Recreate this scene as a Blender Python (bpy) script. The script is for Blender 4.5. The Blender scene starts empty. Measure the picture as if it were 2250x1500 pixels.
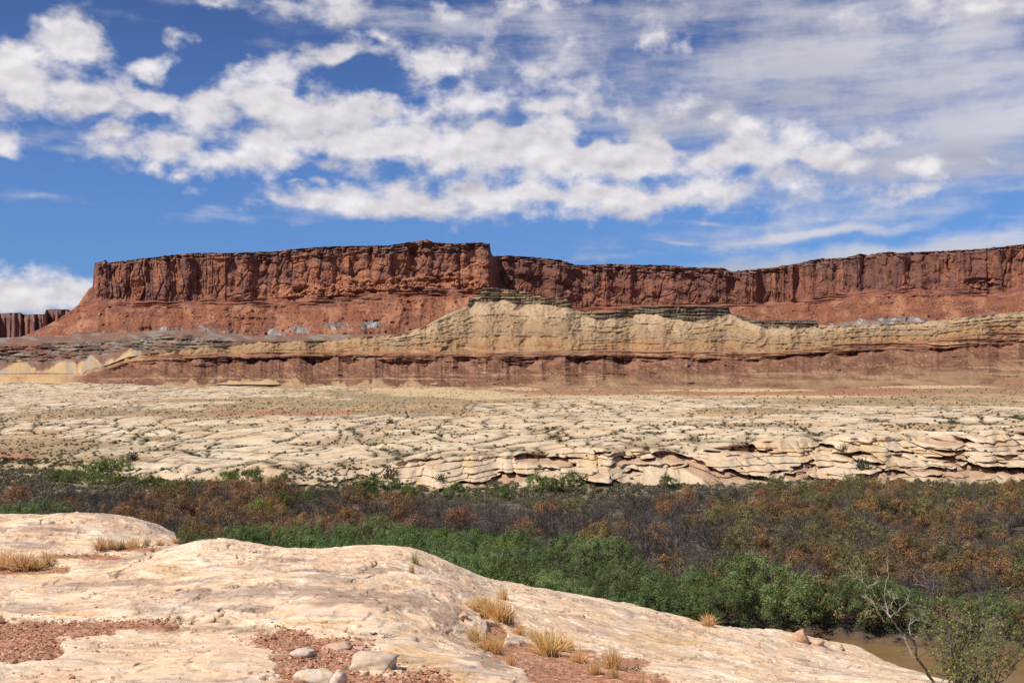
import bpy, math, random
import numpy as np
from mathutils import Matrix, Vector

# ------------------------------------------------------------------ camera, sky, sun, exposure
SC = bpy.context.scene
COL = SC.collection
F, HOR, CX = 2412.0, 800.0, 1125.0        # focal length, horizon row and centre column for a 2250 px wide frame
cam_d = bpy.data.cameras.new("camera")
cam_d.sensor_width = 36.0
cam_d.lens = 36.0 * F / 2250.0
cam_d.shift_y = (HOR - 750.0) / 2250.0
cam_d.clip_start = 0.1
cam_d.clip_end = 30000.0
cam = bpy.data.objects.new("camera", cam_d)
cam.rotation_euler = (math.radians(90), 0, 0)
COL.objects.link(cam)
SC.camera = cam

SUN_EL, SUN_AZ = math.radians(52), math.radians(-124)    # azimuth from +Y, positive towards +X
to_sun = Vector((math.sin(SUN_AZ) * math.cos(SUN_EL), math.cos(SUN_AZ) * math.cos(SUN_EL), math.sin(SUN_EL)))
sun_d = bpy.data.lights.new("sun", 'SUN')
sun_d.energy = 4.6
sun_d.angle = math.radians(0.5)
sun_d.color = (1.0, 0.95, 0.87)
sun = bpy.data.objects.new("sun", sun_d)
sun.rotation_euler = to_sun.to_track_quat('Z', 'Y').to_euler()
COL.objects.link(sun)

SC.view_settings.view_transform = 'Standard'
SC.view_settings.look = 'None'
SC.view_settings.exposure = 0.12
SC.view_settings.gamma = 1.0
SC.view_settings.use_curve_mapping = False
SC.cycles.use_denoising = False
SC.cycles.max_bounces = 5
SC.cycles.diffuse_bounces = 3
SC.cycles.glossy_bounces = 2
SC.cycles.transparent_max_bounces = 4
SC.cycles.sample_clamp_indirect = 4.0


class NT:
    """short-hand for building a node tree"""
    def __init__(s, tree):
        s.t = tree
        tree.nodes.clear()

    def n(s, typ, **kw):
        nd = s.t.nodes.new(typ)
        for k, v in kw.items():
            setattr(nd, k, v)
        return nd

    def put(s, sock, v):
        if v is None:
            return
        if isinstance(v, bpy.types.NodeSocket):
            s.t.links.new(v, sock)
        else:
            sock.default_value = v

    def m(s, op, a, b=None, c=None, clamp=False):
        nd = s.n('ShaderNodeMath', operation=op, use_clamp=clamp)
        for i, v in enumerate((a, b, c)):
            s.put(nd.inputs[i], v)
        return nd.outputs[0]

    def vm(s, op, a, b=None, out=0):
        nd = s.n('ShaderNodeVectorMath', operation=op)
        s.put(nd.inputs[0], a)
        if b is not None:
            s.put(nd.inputs[1], b)
        return nd.outputs[out]

    def smooth(s, v, a, b, lo=0.0, hi=1.0):
        nd = s.n('ShaderNodeMapRange', interpolation_type='SMOOTHSTEP')
        for i, x in enumerate((v, a, b, lo, hi)):
            s.put(nd.inputs[i], x)
        return nd.outputs[0]

    def noise(s, vec, scale, detail=6, rough=0.55, dist=0.0, out=0, dim='3D'):
        nd = s.n('ShaderNodeTexNoise', noise_dimensions=dim)
        s.put(nd.inputs['Vector'], vec)
        nd.inputs['Scale'].default_value = scale
        nd.inputs['Detail'].default_value = detail
        nd.inputs['Roughness'].default_value = rough
        nd.inputs['Distortion'].default_value = dist
        return nd.outputs[out]

    def mix(s, f, a, b, blend='MIX'):
        nd = s.n('ShaderNodeMix', data_type='RGBA', blend_type=blend)
        s.put(nd.inputs[0], f)
        s.put(nd.inputs[6], a)
        s.put(nd.inputs[7], b)
        return nd.outputs[2]

    def mapping(s, vec, loc, rot, scale, typ='POINT'):
        nd = s.n('ShaderNodeMapping', vector_type=typ)
        s.put(nd.inputs[0], vec)
        nd.inputs[1].default_value = loc
        nd.inputs[2].default_value = rot
        nd.inputs[3].default_value = scale
        return nd.outputs[0]


def ang(px, py):
    """a frame pixel as azimuth, elevation (in units of 1/F)"""
    a = math.atan((px - CX) / F)
    e = math.atan((HOR - py) / F * math.cos(a))
    return a * F, e * F


def build_sky():
    w = bpy.data.worlds.new("World")
    SC.world = w
    w.use_nodes = True
    T = NT(w.node_tree)
    geo = T.n('ShaderNodeTexCoord').outputs['Generated']
    d = T.vm('NORMALIZE', geo)
    sp = T.n('ShaderNodeSeparateXYZ')
    T.put(sp.inputs[0], d)
    az = T.m('MULTIPLY', T.m('ARCTAN2', sp.outputs[0], sp.outputs[1]), F)
    el = T.m('MULTIPLY', T.m('ARCSINE', sp.outputs[2]), F)
    cb = T.n('ShaderNodeCombineXYZ')
    T.put(cb.inputs[0], az)
    T.put(cb.inputs[1], el)
    P = cb.outputs[0]
    def noise(vec, scale, det=5, rough=0.55):
        return T.noise(vec, scale, det, rough, dim='2D')
    # edges of the cumulus are broken up by warping the lookup
    def warp(vec, scale, amt, det):
        c = T.n('ShaderNodeCombineXYZ')
        T.put(c.inputs[0], T.m('MULTIPLY', T.m('SUBTRACT', noise(vec, scale, det), 0.5), amt))
        T.put(c.inputs[1], T.m('MULTIPLY', T.m('SUBTRACT', noise(T.vm('ADD', vec, (3111.0, 977.0, 0)), scale, det), 0.5), amt * 0.8))
        return T.vm('ADD', vec, c.outputs[0])
    Pw = warp(P, 0.0075, 95.0, 4)
    # cumulus bodies: px, py, rx, ry, tilt, weight
    body = [
        (165, 100, 85, 62, 0, 1.1), (50, 160, 130, 75, 0, 1.1), (160, 205, 240, 52, 0, 1.0), (315, 140, 62, 40, 0, .9), (400, 80, 52, 24, -8, 0.75),
        (400, 225, 230, 52, 0, 1), (590, 160, 90, 50, 0, .85), (750, 118, 100, 36, 0, .95), (730, 20, 75, 55, 20, .85), (605, 25, 40, 22, 0, .55),
        (955, 140, 125, 52, 0, 1), (700, 250, 360, 70, 0, 1.15), (900, 320, 540, 74, 0, 1.15), (1150, 300, 330, 90, 0, 1.1), (1330, 350, 420, 95, 0, 1.1),
        (1250, 430, 560, 42, 0, 1.0), (860, 445, 270, 42, -3, 1.0), (1640, 330, 210, 75, -12, 1.0), (1780, 345, 150, 34, -8, 1.0), (260, 290, 80, 40, 0, .85),
        (360, 335, 150, 40, 0, .9), (520, 345, 180, 46, 0, .95), (325, 372, 38, 12, 0, .8), (402, 378, 40, 14, 0, .7), (703, 384, 42, 20, 0, .85),
        (640, 402, 40, 7, 5, .6), (10, 305, 60, 34, 0, .9), (10, 330, 40, 14, 0, .7), (2033, 356, 60, 24, 0, .9), (1915, 305, 80, 22, 0, .8),
        (1960, 432, 75, 26, 15, .8), (2175, 360, 36, 16, 0, .6), (845, 78, 55, 18, 0, .7), (1190, 235, 110, 45, 0, .85), (1230, 165, 110, 55, 0, .6),
        (1005, 40, 50, 18, 0, .4), (1080, 110, 60, 30, 0, .4), (1150, 20, 130, 35, 15, .6), (80, 655, 180, 52, 0, 1.15), (-60, 640, 200, 60, 0, 1.1),
        (1460, 70, 60, 55, 0, .5), (1660, 385, 180, 40, 0, .8), (470, 5, 60, 12, 0, .6), (1560, 410, 180, 45, 0, .9), (2150, 5, 260, 30, 0, .6),
    ]
    hole = [(1310, 290, 52, 28, 0, .95), (1530, 302, 66, 28, 0, .9), (1130, 255, 70, 18, 0, .5), (700, 330, 60, 14, 0, .35), (800, 168, 80, 36, 0, .8), (385, 178, 80, 28, 0, .8), (470, 110, 60, 40, 0, .5), (880, 130, 30, 60, 0, .3), (280, 60, 50, 60, 0, .5), (560, 75, 60, 40, 0, .5), (660, 205, 40, 14, 0, .3), (1440, 395, 70, 20, 0, .4), (1600, 380, 60, 18, 0, .4), (230, 250, 120, 20, 0, .3),
            (850, 368, 170, 24, 0, .35), (900, 215, 60, 24, 0, .4), (1110, 250, 60, 14, 0, .3), (350, 255, 40, 14, 0, .4)]
    def blob(vec, b):
        a, e = ang(b[0], b[1])
        if b[4]:
            v = T.mapping(vec, (a, e, 0), (0, 0, math.radians(b[4])), (b[2], b[3], 1.0), 'TEXTURE')
        else:
            nd = T.n('ShaderNodeVectorMath', operation='MULTIPLY_ADD')
            T.put(nd.inputs[0], vec)
            nd.inputs[1].default_value = (1.0 / b[2], 1.0 / b[3], 0.0)
            nd.inputs[2].default_value = (-a / b[2], -e / b[3], 0.0)
            v = nd.outputs[0]
        ln = T.vm('LENGTH', v, out=1)
        return T.m('MULTIPLY', T.m('SUBTRACT', 1.35, ln), b[5])
    acc = None
    for b in body:
        k = blob(Pw, b)
        acc = k if acc is None else T.m('SMOOTH_MAX', acc, k, 0.12)
    hol = None
    for b in hole:
        k = blob(Pw, b)
        hol = k if hol is None else T.m('MAXIMUM', hol, k)
    acc = T.m('SUBTRACT', acc, T.m('MULTIPLY', T.m('MAXIMUM', hol, 0.0), 1.2))
    def aff(sc, off):
        nd = T.n('ShaderNodeVectorMath', operation='MULTIPLY_ADD')
        T.put(nd.inputs[0], P)
        nd.inputs[1].default_value = sc
        nd.inputs[2].default_value = off
        return nd.outputs[0]
    Pn = aff((1.0, 1.5, 0), (4031.0, 1007.0, 0))
    n1 = noise(Pn, 0.0115, 8, 0.54)
    n2 = noise(aff((1.0, 1.5, 0), (4031.0 + 9.0, 1007.0 - 22.0, 0)), 0.0125, 3, 0.5)
    n3 = noise(Pn, 0.0125, 3, 0.5)
    dens = T.m('ADD', T.m('MULTIPLY', acc, 0.8), T.m('MULTIPLY', T.m('SUBTRACT', n1, 0.5), 1.85))
    alpha = T.smooth(dens, 0.06, 0.88)
    # generic clouds all round the rest of the sky
    outside = T.smooth(T.m('ABSOLUTE', az), 1300.0, 1900.0)
    gen = T.smooth(noise(aff((1, 1.8, 0), (900, 100, 0)), 0.0026, 6, 0.58), 0.5, 0.68)
    up = T.smooth(el, 900.0, 1200.0)
    outside = T.m('MAXIMUM', outside, up)
    alpha = T.m('MAXIMUM', alpha, T.m('MULTIPLY', gen, T.m('MULTIPLY', outside, 0.8)))
    # thin streaked high cloud on the right
    Pc = warp(P, 0.004, 90.0, 4)
    streak = [(1750, 150, 560, 190, 12, 1.15), (2150, 280, 420, 150, 16, 1.2), (1350, 60, 300, 110, 10, .8), (2150, 80, 300, 120, 0, 1.0), (2000, 200, 400, 120, 8, 1.1), (1500, 200, 320, 90, 0, .7),
              (2100, 400, 260, 22, 12, .75), (2230, 420, 120, 12, 8, .6), (1800, 512, 260, 15, 3, 1.25), (2020, 562, 460, 36, 4, 1.4), (1330, 563, 120, 8, -2, .8), (1490, 535, 75, 6, 0, .75), (1545, 487, 70, 7, 2, .8),
              (2200, 488, 90, 8, -4, .6), (1900, 470, 500, 40, 6, .45), (70, 440, 110, 14, -3, .6), (110, 285, 70, 30, 20, .5), (150, 325, 80, 12, -6, .5), (900, 30, 700, 50, -4, .42), (1000, 462, 420, 16, 2, .8)]
    ac2 = None
    for b in streak:
        k = blob(Pc, b)
        ac2 = k if ac2 is None else T.m('SMOOTH_MAX', ac2, k, 0.15)
    Ps = T.mapping(P, (0, 0, 0), (0, 0, math.radians(-13)), (0.22, 1.25, 1.0))
    s1 = noise(Ps, 0.014, 7, 0.60)
    s2 = noise(P, 0.008, 5, 0.6)
    d2 = T.m('ADD', T.m('MULTIPLY', ac2, 0.62), T.m('ADD', T.m('MULTIPLY', T.m('SUBTRACT', s1, 0.5), 1.5), T.m('MULTIPLY', T.m('SUBTRACT', s2, 0.5), 0.9)))
    al2 = T.m('MULTIPLY', T.smooth(d2, -0.05, 1.05), 0.84)
    # colour of the lit cloud: bright tops, soft grey bellies
    rel = T.m('SUBTRACT', n3, n2)
    low = noise(aff((1, 2.2, 0), (70, 800, 0)), 0.0045, 3, 0.5)
    br = T.m('ADD', 0.66, T.m('MULTIPLY', rel, 0.42))
    br = T.m('ADD', br, T.m('MULTIPLY', T.m('SUBTRACT', low, 0.5), 0.36))
    br = T.m('ADD', br, T.m('MULTIPLY', T.m('SUBTRACT', n1, 0.5), 0.16))
    br = T.m('MINIMUM', T.m('MAXIMUM', br, 0.46), 0.80)
    cc = T.n('ShaderNodeCombineColor')
    T.put(cc.inputs[0], br)
    T.put(cc.inputs[1], T.m('MULTIPLY', br, 0.965))
    T.put(cc.inputs[2], T.m('ADD', T.m('MULTIPLY', br, 0.92), 0.065))
    br2 = T.m('ADD', 0.55, T.m('MULTIPLY', T.m('SUBTRACT', noise(Ps, 0.006, 4, 0.55), 0.5), 0.55))
    cc2 = T.n('ShaderNodeCombineColor')
    T.put(cc2.inputs[0], br2)
    T.put(cc2.inputs[1], T.m('MULTIPLY', br2, 0.99))
    T.put(cc2.inputs[2], T.m('ADD', T.m('MULTIPLY', br2, 0.94), 0.07))
    sky = T.n('ShaderNodeTexSky')
    sky.sky_type = 'NISHITA'
    sky.sun_disc = False
    sky.sun_elevation = SUN_EL
    sky.sun_rotation = SUN_AZ
    sky.altitude = 1300.0
    sky.air_density = 1.0
    sky.dust_density = 0.1
    sky.ozone_density = 2.0
    tint = T.mix(T.smooth(el, 40.0, 420.0), (0.33, 0.55, 0.98, 1), (0.50, 0.71, 1.10, 1))
    tint = T.mix(T.smooth(el, 350.0, 800.0), tint, (0.48, 0.60, 0.92, 1))
    skyc = T.mix(1.0, sky.outputs[0], tint, 'MULTIPLY')
    b1 = T.n('ShaderNodeBackground')
    T.put(b1.inputs[0], skyc)
    b1.inputs[1].default_value = 0.085
    b2 = T.n('ShaderNodeBackground')
    T.put(b2.inputs[0], cc2.outputs[0])
    b3 = T.n('ShaderNodeBackground')
    T.put(b3.inputs[0], cc.outputs[0])
    m1 = T.n('ShaderNodeMixShader')
    T.put(m1.inputs[0], al2)
    T.put(m1.inputs[1], b1.outputs[0])
    T.put(m1.inputs[2], b2.outputs[0])
    m2 = T.n('ShaderNodeMixShader')
    T.put(m2.inputs[0], alpha)
    T.put(m2.inputs[1], m1.outputs[0])
    T.put(m2.inputs[2], b3.outputs[0])
    o = T.n('ShaderNodeOutputWorld')
    T.put(o.inputs[0], m2.outputs[0])


build_sky()

# ------------------------------------------------------------------ numpy noise
_R = np.random.RandomState(11)
_PERM = np.tile(_R.permutation(256), 3).astype(np.int32)
_GA = _R.rand(256) * 2 * np.pi
_GX, _GY = np.cos(_GA), np.sin(_GA)
_RN = _R.rand(4, 256)


def perlin(x, y, s=0):
    x = np.asarray(x, float) + s * 37.17
    y = np.asarray(y, float) + s * 91.73
    x, y = np.broadcast_arrays(x, y)
    xi = np.floor(x).astype(np.int32)
    yi = np.floor(y).astype(np.int32)
    fx, fy = x - xi, y - yi
    ux, uy = fx * fx * fx * (fx * (fx * 6 - 15) + 10), fy * fy * fy * (fy * (fy * 6 - 15) + 10)
    xi &= 255
    yi &= 255
    def g(i, j, dx, dy):
        h = _PERM[_PERM[(xi + i) & 255] + ((yi + j) & 255)]
        return _GX[h] * dx + _GY[h] * dy
    a = g(0, 0, fx, fy)
    a = a + ux * (g(1, 0, fx - 1, fy) - a)
    b = g(0, 1, fx, fy - 1)
    b = b + ux * (g(1, 1, fx - 1, fy - 1) - b)
    return (a + uy * (b - a)) * 1.5


def fbm(x, y, o=5, s=0, gain=0.5):
    t, a = 0.0, 1.0
    for i in range(o):
        t = t + a * perlin(x, y, s + i * 3)
        a *= gain
        x, y = x * 2.03, y * 2.03
    return t


def voro(x, y, s=0, jit=0.85):
    """F1, F2, two random numbers of the nearest cell, offset to its centre"""
    x, y = np.broadcast_arrays(np.asarray(x, float) + s * 17.31, np.asarray(y, float) + s * 53.7)
    xi = np.floor(x).astype(np.int32)
    yi = np.floor(y).astype(np.int32)
    f1 = np.full(x.shape, 9.0)
    f2 = np.full(x.shape, 9.0)
    hid = np.zeros(x.shape, np.int32)
    ox = np.zeros(x.shape)
    oy = np.zeros(x.shape)
    for i in (-1, 0, 1):
        for j in (-1, 0, 1):
            h = _PERM[_PERM[(xi + i) & 255] + ((yi + j) & 255)]
            dx = xi + i + 0.5 + (_RN[0][h] - 0.5) * jit - x
            dy = yi + j + 0.5 + (_RN[1][h] - 0.5) * jit - y
            d = np.sqrt(dx * dx + dy * dy)
            near = d < f1
            f2 = np.where(near, f1, np.minimum(f2, d))
            f1 = np.where(near, d, f1)
            hid = np.where(near, h, hid)
            ox = np.where(near, dx, ox)
            oy = np.where(near, dy, oy)
    return f1, f2, _RN[2][hid], _RN[3][hid], ox, oy


def sst(x, a, b):
    t = np.clip((x - a) / (b - a), 0, 1)
    return t * t * (3 - 2 * t)


def lerp(a, b, t):
    return a + (b - a) * t


def cmix(c, col, t):
    return c + (np.asarray(col, float) - c) * np.asarray(t)[..., None]


def curve(pts):
    a = np.array(pts, float)
    return lambda x: np.interp(x, a[:, 0], a[:, 1])


def smooth_rows(a, k):
    ker = np.hanning(2 * k + 3)[1:-1]
    ker /= ker.sum()
    p = np.pad(a, ((k, k), (0, 0)), mode='edge')
    return sum(ker[i] * p[i:i + a.shape[0]] for i in range(2 * k + 1))


def blobmask(px, py, spots):
    m = -9.0
    for x, y, rx, ry in spots:
        m = np.maximum(m, 1.3 - np.sqrt(((px - x) / rx) ** 2 + ((py - y) / ry) ** 2))
    return m


# ------------------------------------------------------------------ meshes and materials
def mesh_obj(name, V, faces, col=None, mat=None, smooth=True, parent=None, link=True):
    """faces: (n,4) or (n,3) int array, or a list of such"""
    fl = faces if isinstance(faces, list) else [faces]
    me = bpy.data.meshes.new(name)
    V = np.asarray(V, np.float32).reshape(-1, 3)
    me.vertices.add(len(V))
    me.vertices.foreach_set("co", V.ravel())
    idx = np.concatenate([f.ravel() for f in fl]).astype(np.int32)
    cnt = np.concatenate([np.full(len(f), f.shape[1], np.int32) for f in fl])
    me.loops.add(len(idx))
    me.polygons.add(len(cnt))
    me.loops.foreach_set("vertex_index", idx)
    me.polygons.foreach_set("loop_start", np.concatenate([[0], np.cumsum(cnt)[:-1]]).astype(np.int32))
    me.polygons.foreach_set("use_smooth", np.full(len(cnt), smooth, bool))
    me.update(calc_edges=True)
    if col is not None:
        c = np.ones((len(V), 4), np.float32)
        c[:, :3] = np.asarray(col).reshape(-1, 3)
        at = me.color_attributes.new("Col", 'FLOAT_COLOR', 'POINT')
        at.data.foreach_set("color", c.ravel())
    if mat:
        me.materials.append(mat)
    o = bpy.data.objects.new(name, me)
    if link:
        COL.objects.link(o)
    if parent is not None:
        o.parent = parent
    return o


def grid_faces(nr, nc):
    i = np.arange(nr * nc).reshape(nr, nc)
    return np.stack([i[:-1, :-1], i[:-1, 1:], i[1:, 1:], i[1:, :-1]], -1).reshape(-1, 4)


def structure(o):
    o['kind'] = 'structure'
    return o


def rock_mat(name, scales, bump_dist, amp=0.25, rough=0.9, bump=0.6, stretch=(1, 1, 1), grain=0.0):
    m = bpy.data.materials.new(name)
    m.use_nodes = True
    T = NT(m.node_tree)
    at = T.n('ShaderNodeVertexColor', layer_name="Col").outputs[0]
    P = T.n('ShaderNodeNewGeometry').outputs['Position']
    if stretch != (1, 1, 1):
        P = T.vm('MULTIPLY', P, stretch)
    n1 = T.noise(P, scales[0], 6, 0.62)
    n2 = T.noise(P, scales[1], 4, 0.6)
    v = T.m('ADD', T.m('MULTIPLY', T.m('SUBTRACT', n1, 0.5), amp * 2.4), T.m('MULTIPLY', T.m('SUBTRACT', n2, 0.5), amp * 2.0))
    v = T.m('ADD', v, 1.0)
    h = T.m('ADD', n1, T.m('MULTIPLY', n2, 0.6))
    if grain:
        n3 = T.noise(P, scales[1] * 4.5, 3, 0.6)
        n4 = T.noise(T.vm('MULTIPLY', P, (0.35, 1.0, 1.8)), scales[0] * 1.7, 7, 0.65)
        fl = T.smooth(n4, 0.56, 0.60)
        fl2 = T.smooth(n4, 0.40, 0.36)
        v = T.m('MULTIPLY', v, T.m('SUBTRACT', 1.0, T.m('MULTIPLY', fl, 0.13)))
        v = T.m('MULTIPLY', v, T.m('ADD', 1.0, T.m('MULTIPLY', fl2, 0.12)))
        v = T.m('MULTIPLY', v, T.m('ADD', 1.0, T.m('MULTIPLY', T.m('SUBTRACT', n3, 0.5), grain)))
        h = T.m('SUBTRACT', T.m('ADD', h, T.m('MULTIPLY', n3, 0.4)), T.m('MULTIPLY', fl, 0.5))
    cc = T.n('ShaderNodeCombineXYZ')
    for i in range(3):
        T.put(cc.inputs[i], v)
    c = T.mix(1.0, at, cc.outputs[0], 'MULTIPLY')
    bs = T.n('ShaderNodeBsdfPrincipled')
    T.put(bs.inputs['Base Color'], c)
    bs.inputs['Roughness'].default_value = rough
    bs.inputs['Specular IOR Level'].default_value = 0.15
    if bump:
        bp = T.n('ShaderNodeBump')
        bp.inputs['Strength'].default_value = bump
        bp.inputs['Distance'].default_value = bump_dist
        T.put(bp.inputs['Height'], h)
        T.put(bs.inputs['Normal'], bp.outputs[0])
    o = T.n('ShaderNodeOutputMaterial')
    T.put(o.inputs[0], bs.outputs[0])
    return m


MAT_CLIFF = rock_mat("cliff_rock", (0.12, 0.7), 1.6, 0.22)
MAT_BENCH = rock_mat("bench_rock", (0.2, 0.9), 0.9, 0.2)
MAT_SLAB = rock_mat("pale_slabs", (0.35, 1.6), 0.35, 0.16)
MAT_SOIL = rock_mat("flood_soil", (0.3, 2.0), 0.15, 0.35)
MAT_SLICK = rock_mat("slickrock", (5.0, 26.0), 0.012, 0.17, bump=0.9, stretch=(0.55, 1.0, 1.6), grain=0.55)


def sheet(px, kpy, kr, counts):
    """knots (K, columns) of frame row and depth, linear between them -> py, r, k (rows, columns)"""
    py, r, kk = [], [], []
    for i, c in enumerate(counts):
        t = np.linspace(0, 1, c, endpoint=(i == len(counts) - 1))[:, None]
        py.append(kpy[i] + (kpy[i + 1] - kpy[i]) * t)
        r.append(kr[i] + (kr[i + 1] - kr[i]) * t)
        kk.append(np.broadcast_to(i + t, (c, len(px))))
    return np.concatenate(py), np.concatenate(r), np.concatenate(kk)


def points(px, py, r, dr=0.0, dz=0.0):
    u = (px - CX) / F
    z = -(py - HOR) / F * r + dz
    rr = r + dr
    return np.stack(np.broadcast_arrays(u * rr, rr, z), -1)


# ------------------------------------------------------------------ red mesa and the long cliff behind
def build_mesa():
    px = np.linspace(-330, 2560, 2500)
    T0 = curve([(-330, 815), (-100, 790), (0, 760), (60, 735), (100, 716), (130, 700), (155, 683), (170, 672), (186, 648), (196, 634), (203, 630), (206, 600), (208, 578), (222, 576), (231, 571), (238, 578), (300, 570), (400, 558), (430, 556), (500, 556),
                (540, 555), (600, 553), (640, 548), (700, 543), (750, 541), (850, 540), (890, 534), (920, 531), (938, 526), (952, 533), (1000, 536), (1050, 534), (1076, 535), (1079, 556), (1084, 563), (1130, 562), (1180, 566), (1230, 571), (1262, 582), (1300, 583), (1340, 580),
                (1400, 582), (1460, 583), (1520, 588), (1560, 588), (1592, 589), (1606, 597), (1640, 594), (1700, 588), (1760, 578), (1790, 570), (1860, 566), (1882, 560), (1890, 557), (1905, 561), (1955, 553), (1975, 556), (2050, 553), (2150, 548), (2215, 541), (2250, 537), (2400, 520), (2560, 515)])
    K0 = curve([(-330, 815), (-100, 790), (0, 760), (60, 735), (100, 716), (130, 700), (155, 683), (170, 672), (203, 632), (208, 586), (300, 578), (430, 568), (540, 573), (590, 580), (640, 568), (800, 562), (920, 560), (1000, 558), (1060, 548), (1076, 550), (1084, 572), (1260, 592),
                (1320, 600), (1450, 602), (1600, 606), (1700, 600), (1800, 580), (1900, 568), (2000, 562), (2250, 548), (2560, 528)])
    W0 = curve([(-330, 815), (-100, 790), (0, 760), (60, 735), (100, 716), (130, 700), (155, 683), (170, 673), (203, 660), (300, 661), (380, 663), (500, 660), (560, 656), (620, 640), (750, 620), (860, 612), (950, 606), (1050, 612), (1085, 640), (1120, 662), (1270, 678), (1400, 672), (1600, 668),
                (1740, 664), (1800, 655), (1900, 640), (2000, 634), (2100, 636), (2170, 648), (2250, 632), (2560, 615)])
    G0 = curve([(-330, 817), (-100, 792), (0, 763), (100, 718), (170, 680), (203, 674), (300, 676), (500, 673), (620, 676), (750, 664), (860, 656), (950, 648), (1060, 655), (1100, 668), (1270, 686), (1600, 676), (1740, 672), (1800, 668), (1900, 650), (2000, 641), (2120, 650), (2170, 655), (2250, 640), (2560, 622)])
    Q0 = curve([(-330, 830), (0, 775), (100, 742), (200, 725), (320, 716), (500, 724), (560, 735), (640, 718), (730, 706), (830, 702), (900, 716), (1000, 700), (1300, 698), (1600, 695), (1800, 712), (2000, 692), (2250, 672), (2560, 655)])
    p = px
    u = (p - CX) / F
    rb = 1690 + 22 * fbm(u * 9, 0 * u + 1.3, 3, 5)
    rT = rb + 10 * fbm(u * 45, 0 * u + 4.1, 3, 6)
    stepr = sst(p, 1073, 1095) * 190 + sst(p, 1600, 2250) * -160
    rb = rb + stepr + 8 + (1 - sst(p, 190, 216)) * 120
    rT = rT + stepr
    fins = np.abs(fbm(u * 26 + 3, 0 * u + 2.2, 3, 7)) * 46 * (sst(p, 1590, 1640) - 0.55 * sst(p, 1930, 1990)) + np.abs(fbm(u * 30, 0 * u + 9, 2, 8)) * 18
    rT = rT + fins
    rT = rT + (1 - sst(p, 190, 216)) * 120
    jag = 1.3 * np.abs(fbm(p / 14.0, 0 * p, 4, 3)) + 0.7 * (voro(p / 7.0, 0 * p, 4)[2] - 0.5)
    inm = sst(p, 200, 212)
    T = T0(p) - jag * inm * 1.3
    K, W, G, Q = [np.maximum(c(p), T + 0.2 * i) for i, c in enumerate((K0, W0, G0, Q0), 1)]
    W = W + (3.0 + 9.0 * sst(p, 540, 640) * (1 - sst(p, 1060, 1100))) * fbm(p / 45.0, 0 * p, 4, 31)
    G = np.maximum(G + 3.0 * fbm(p / 60.0, 0 * p, 4, 32), W + 0.5)
    zT = (HOR - T) / F * rT
    kr = np.stack([rT + 900, rT + 60, rT, rT - 9, 0.5 * (rT + rb) - 24, rb - 52, rb - 235, rb - 420])
    kp = np.stack([HOR - F * (zT - 60) / kr[0], HOR - F * (zT - 2) / kr[1], T, K, W, G, Q, Q + 70])
    py, r, k = sheet(px, kp, kr, [4, 6, 34, 115, 56, 120, 40])
    k = k - 2.0                                          # 0 rim, 1 cap, 2 cliff foot, 3 ledge foot, 4 slope foot
    P2 = np.broadcast_to(p, py.shape)
    s = np.broadcast_to(u * 1700, py.shape)
    z = -(py - HOR) / F * r
    right = sst(P2, 1075, 1095)
    cl = sst(k, -0.02, 0.05) * (1 - sst(k, 1.9, 2.05)) * sst(P2, 196, 210)
    cap = sst(k, -0.02, 0.05) * (1 - sst(k, 0.85, 1.1))
    mm = 0.62 * sst(P2, 560, 680) * (1 - sst(P2, 1040, 1100))
    led = sst(k, 1.9 + mm, 2.05 + mm) * (1 - sst(k, 2.9, 3.05))
    tal = np.maximum(sst(k, 2.85, 3.1), sst(k, 1.95, 2.1) * (mm > 0.05) * (1 - led))
    wob = 5 * fbm(s / 40, z / 60, 3, 12)
    zz = z - 0.018 * s * 0 + wob * 0.4
    # jointed wall: blocks, cracks, spalled facets
    mid = sst(P2, 430, 560) * (1 - 0.6 * sst(P2, 1590, 1650))
    v1 = voro((s + wob) / lerp(15, 24, sst(fbm(s / 150, 0 * s, 2, 301), -0.2, 0.2)), (z + 6 * fbm(s / 30, z / 30, 2, 302)) / lerp(80, 34, 1.0 * (mid > 0.5)), 1)
    v2 = voro((s + wob) / 7.5, z / 19, 2)
    v3 = voro(s / 3.2, z / 5.5, 3)
    d = 5.0 * (v1[2] - 0.5) + 3.6 * (v2[2] - 0.5) + 1.4 * (v3[2] - 0.5)
    d = d + (v1[3] - 0.5) * v1[4] * 5 + (v2[3] - 0.5) * v2[4] * 4.5 + (v2[2] - .5) * v2[5] * 6
    d = d - 4.5 * np.exp(-((v1[1] - v1[0]) / 0.06) ** 2) - 1.6 * np.exp(-((v2[1] - v2[0]) / 0.08) ** 2)
    d = d + 6 * fbm(s / 30, z / 45, 5, 14)
    colm = np.exp(-(perlin((s + wob) / 9.0, z / 160, 15) / 0.10) ** 2)
    d = d - colm * (2.2 + 2.2 * sst(P2, 500, 230) + 1.5 * right) * (1 - 0.75 * mid) * sst(fbm(s / 60, z / 300, 2, 303), -0.35, 0.2)
    d = d + mid * (4.0 * np.tanh(2 * perlin(s / 70, (z + 0.25 * s) / 14, 304)) + 3.0 * fbm((s + z) / 16, (s - z) / 16, 4, 305))
    cstrat = perlin(s / 45, zz / 3.6, 21) + 0.8 * perlin(s / 14, zz / 2.2, 22)
    dcap = 3.2 * np.tanh(cstrat * 2) + 4.0 * (v2[2] - .5) + 4.5 * fbm(s / 12, z / 12, 4, 23)
    lst = perlin(s / 120, zz / 2.6, 24) + 0.6 * perlin(s / 60, zz / 1.2, 25)
    dled = 4.5 * np.tanh(lst * 2.4) * sst(fbm(s / 70, 0 * s, 2, 26), -0.35, 0.15) + 2.0 * fbm(s / 10, z / 6, 3, 27)
    gul = fbm(s / 34 + 0.4 * fbm(s / 60, z / 60, 2, 40), z / 150, 4, 28)
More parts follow.
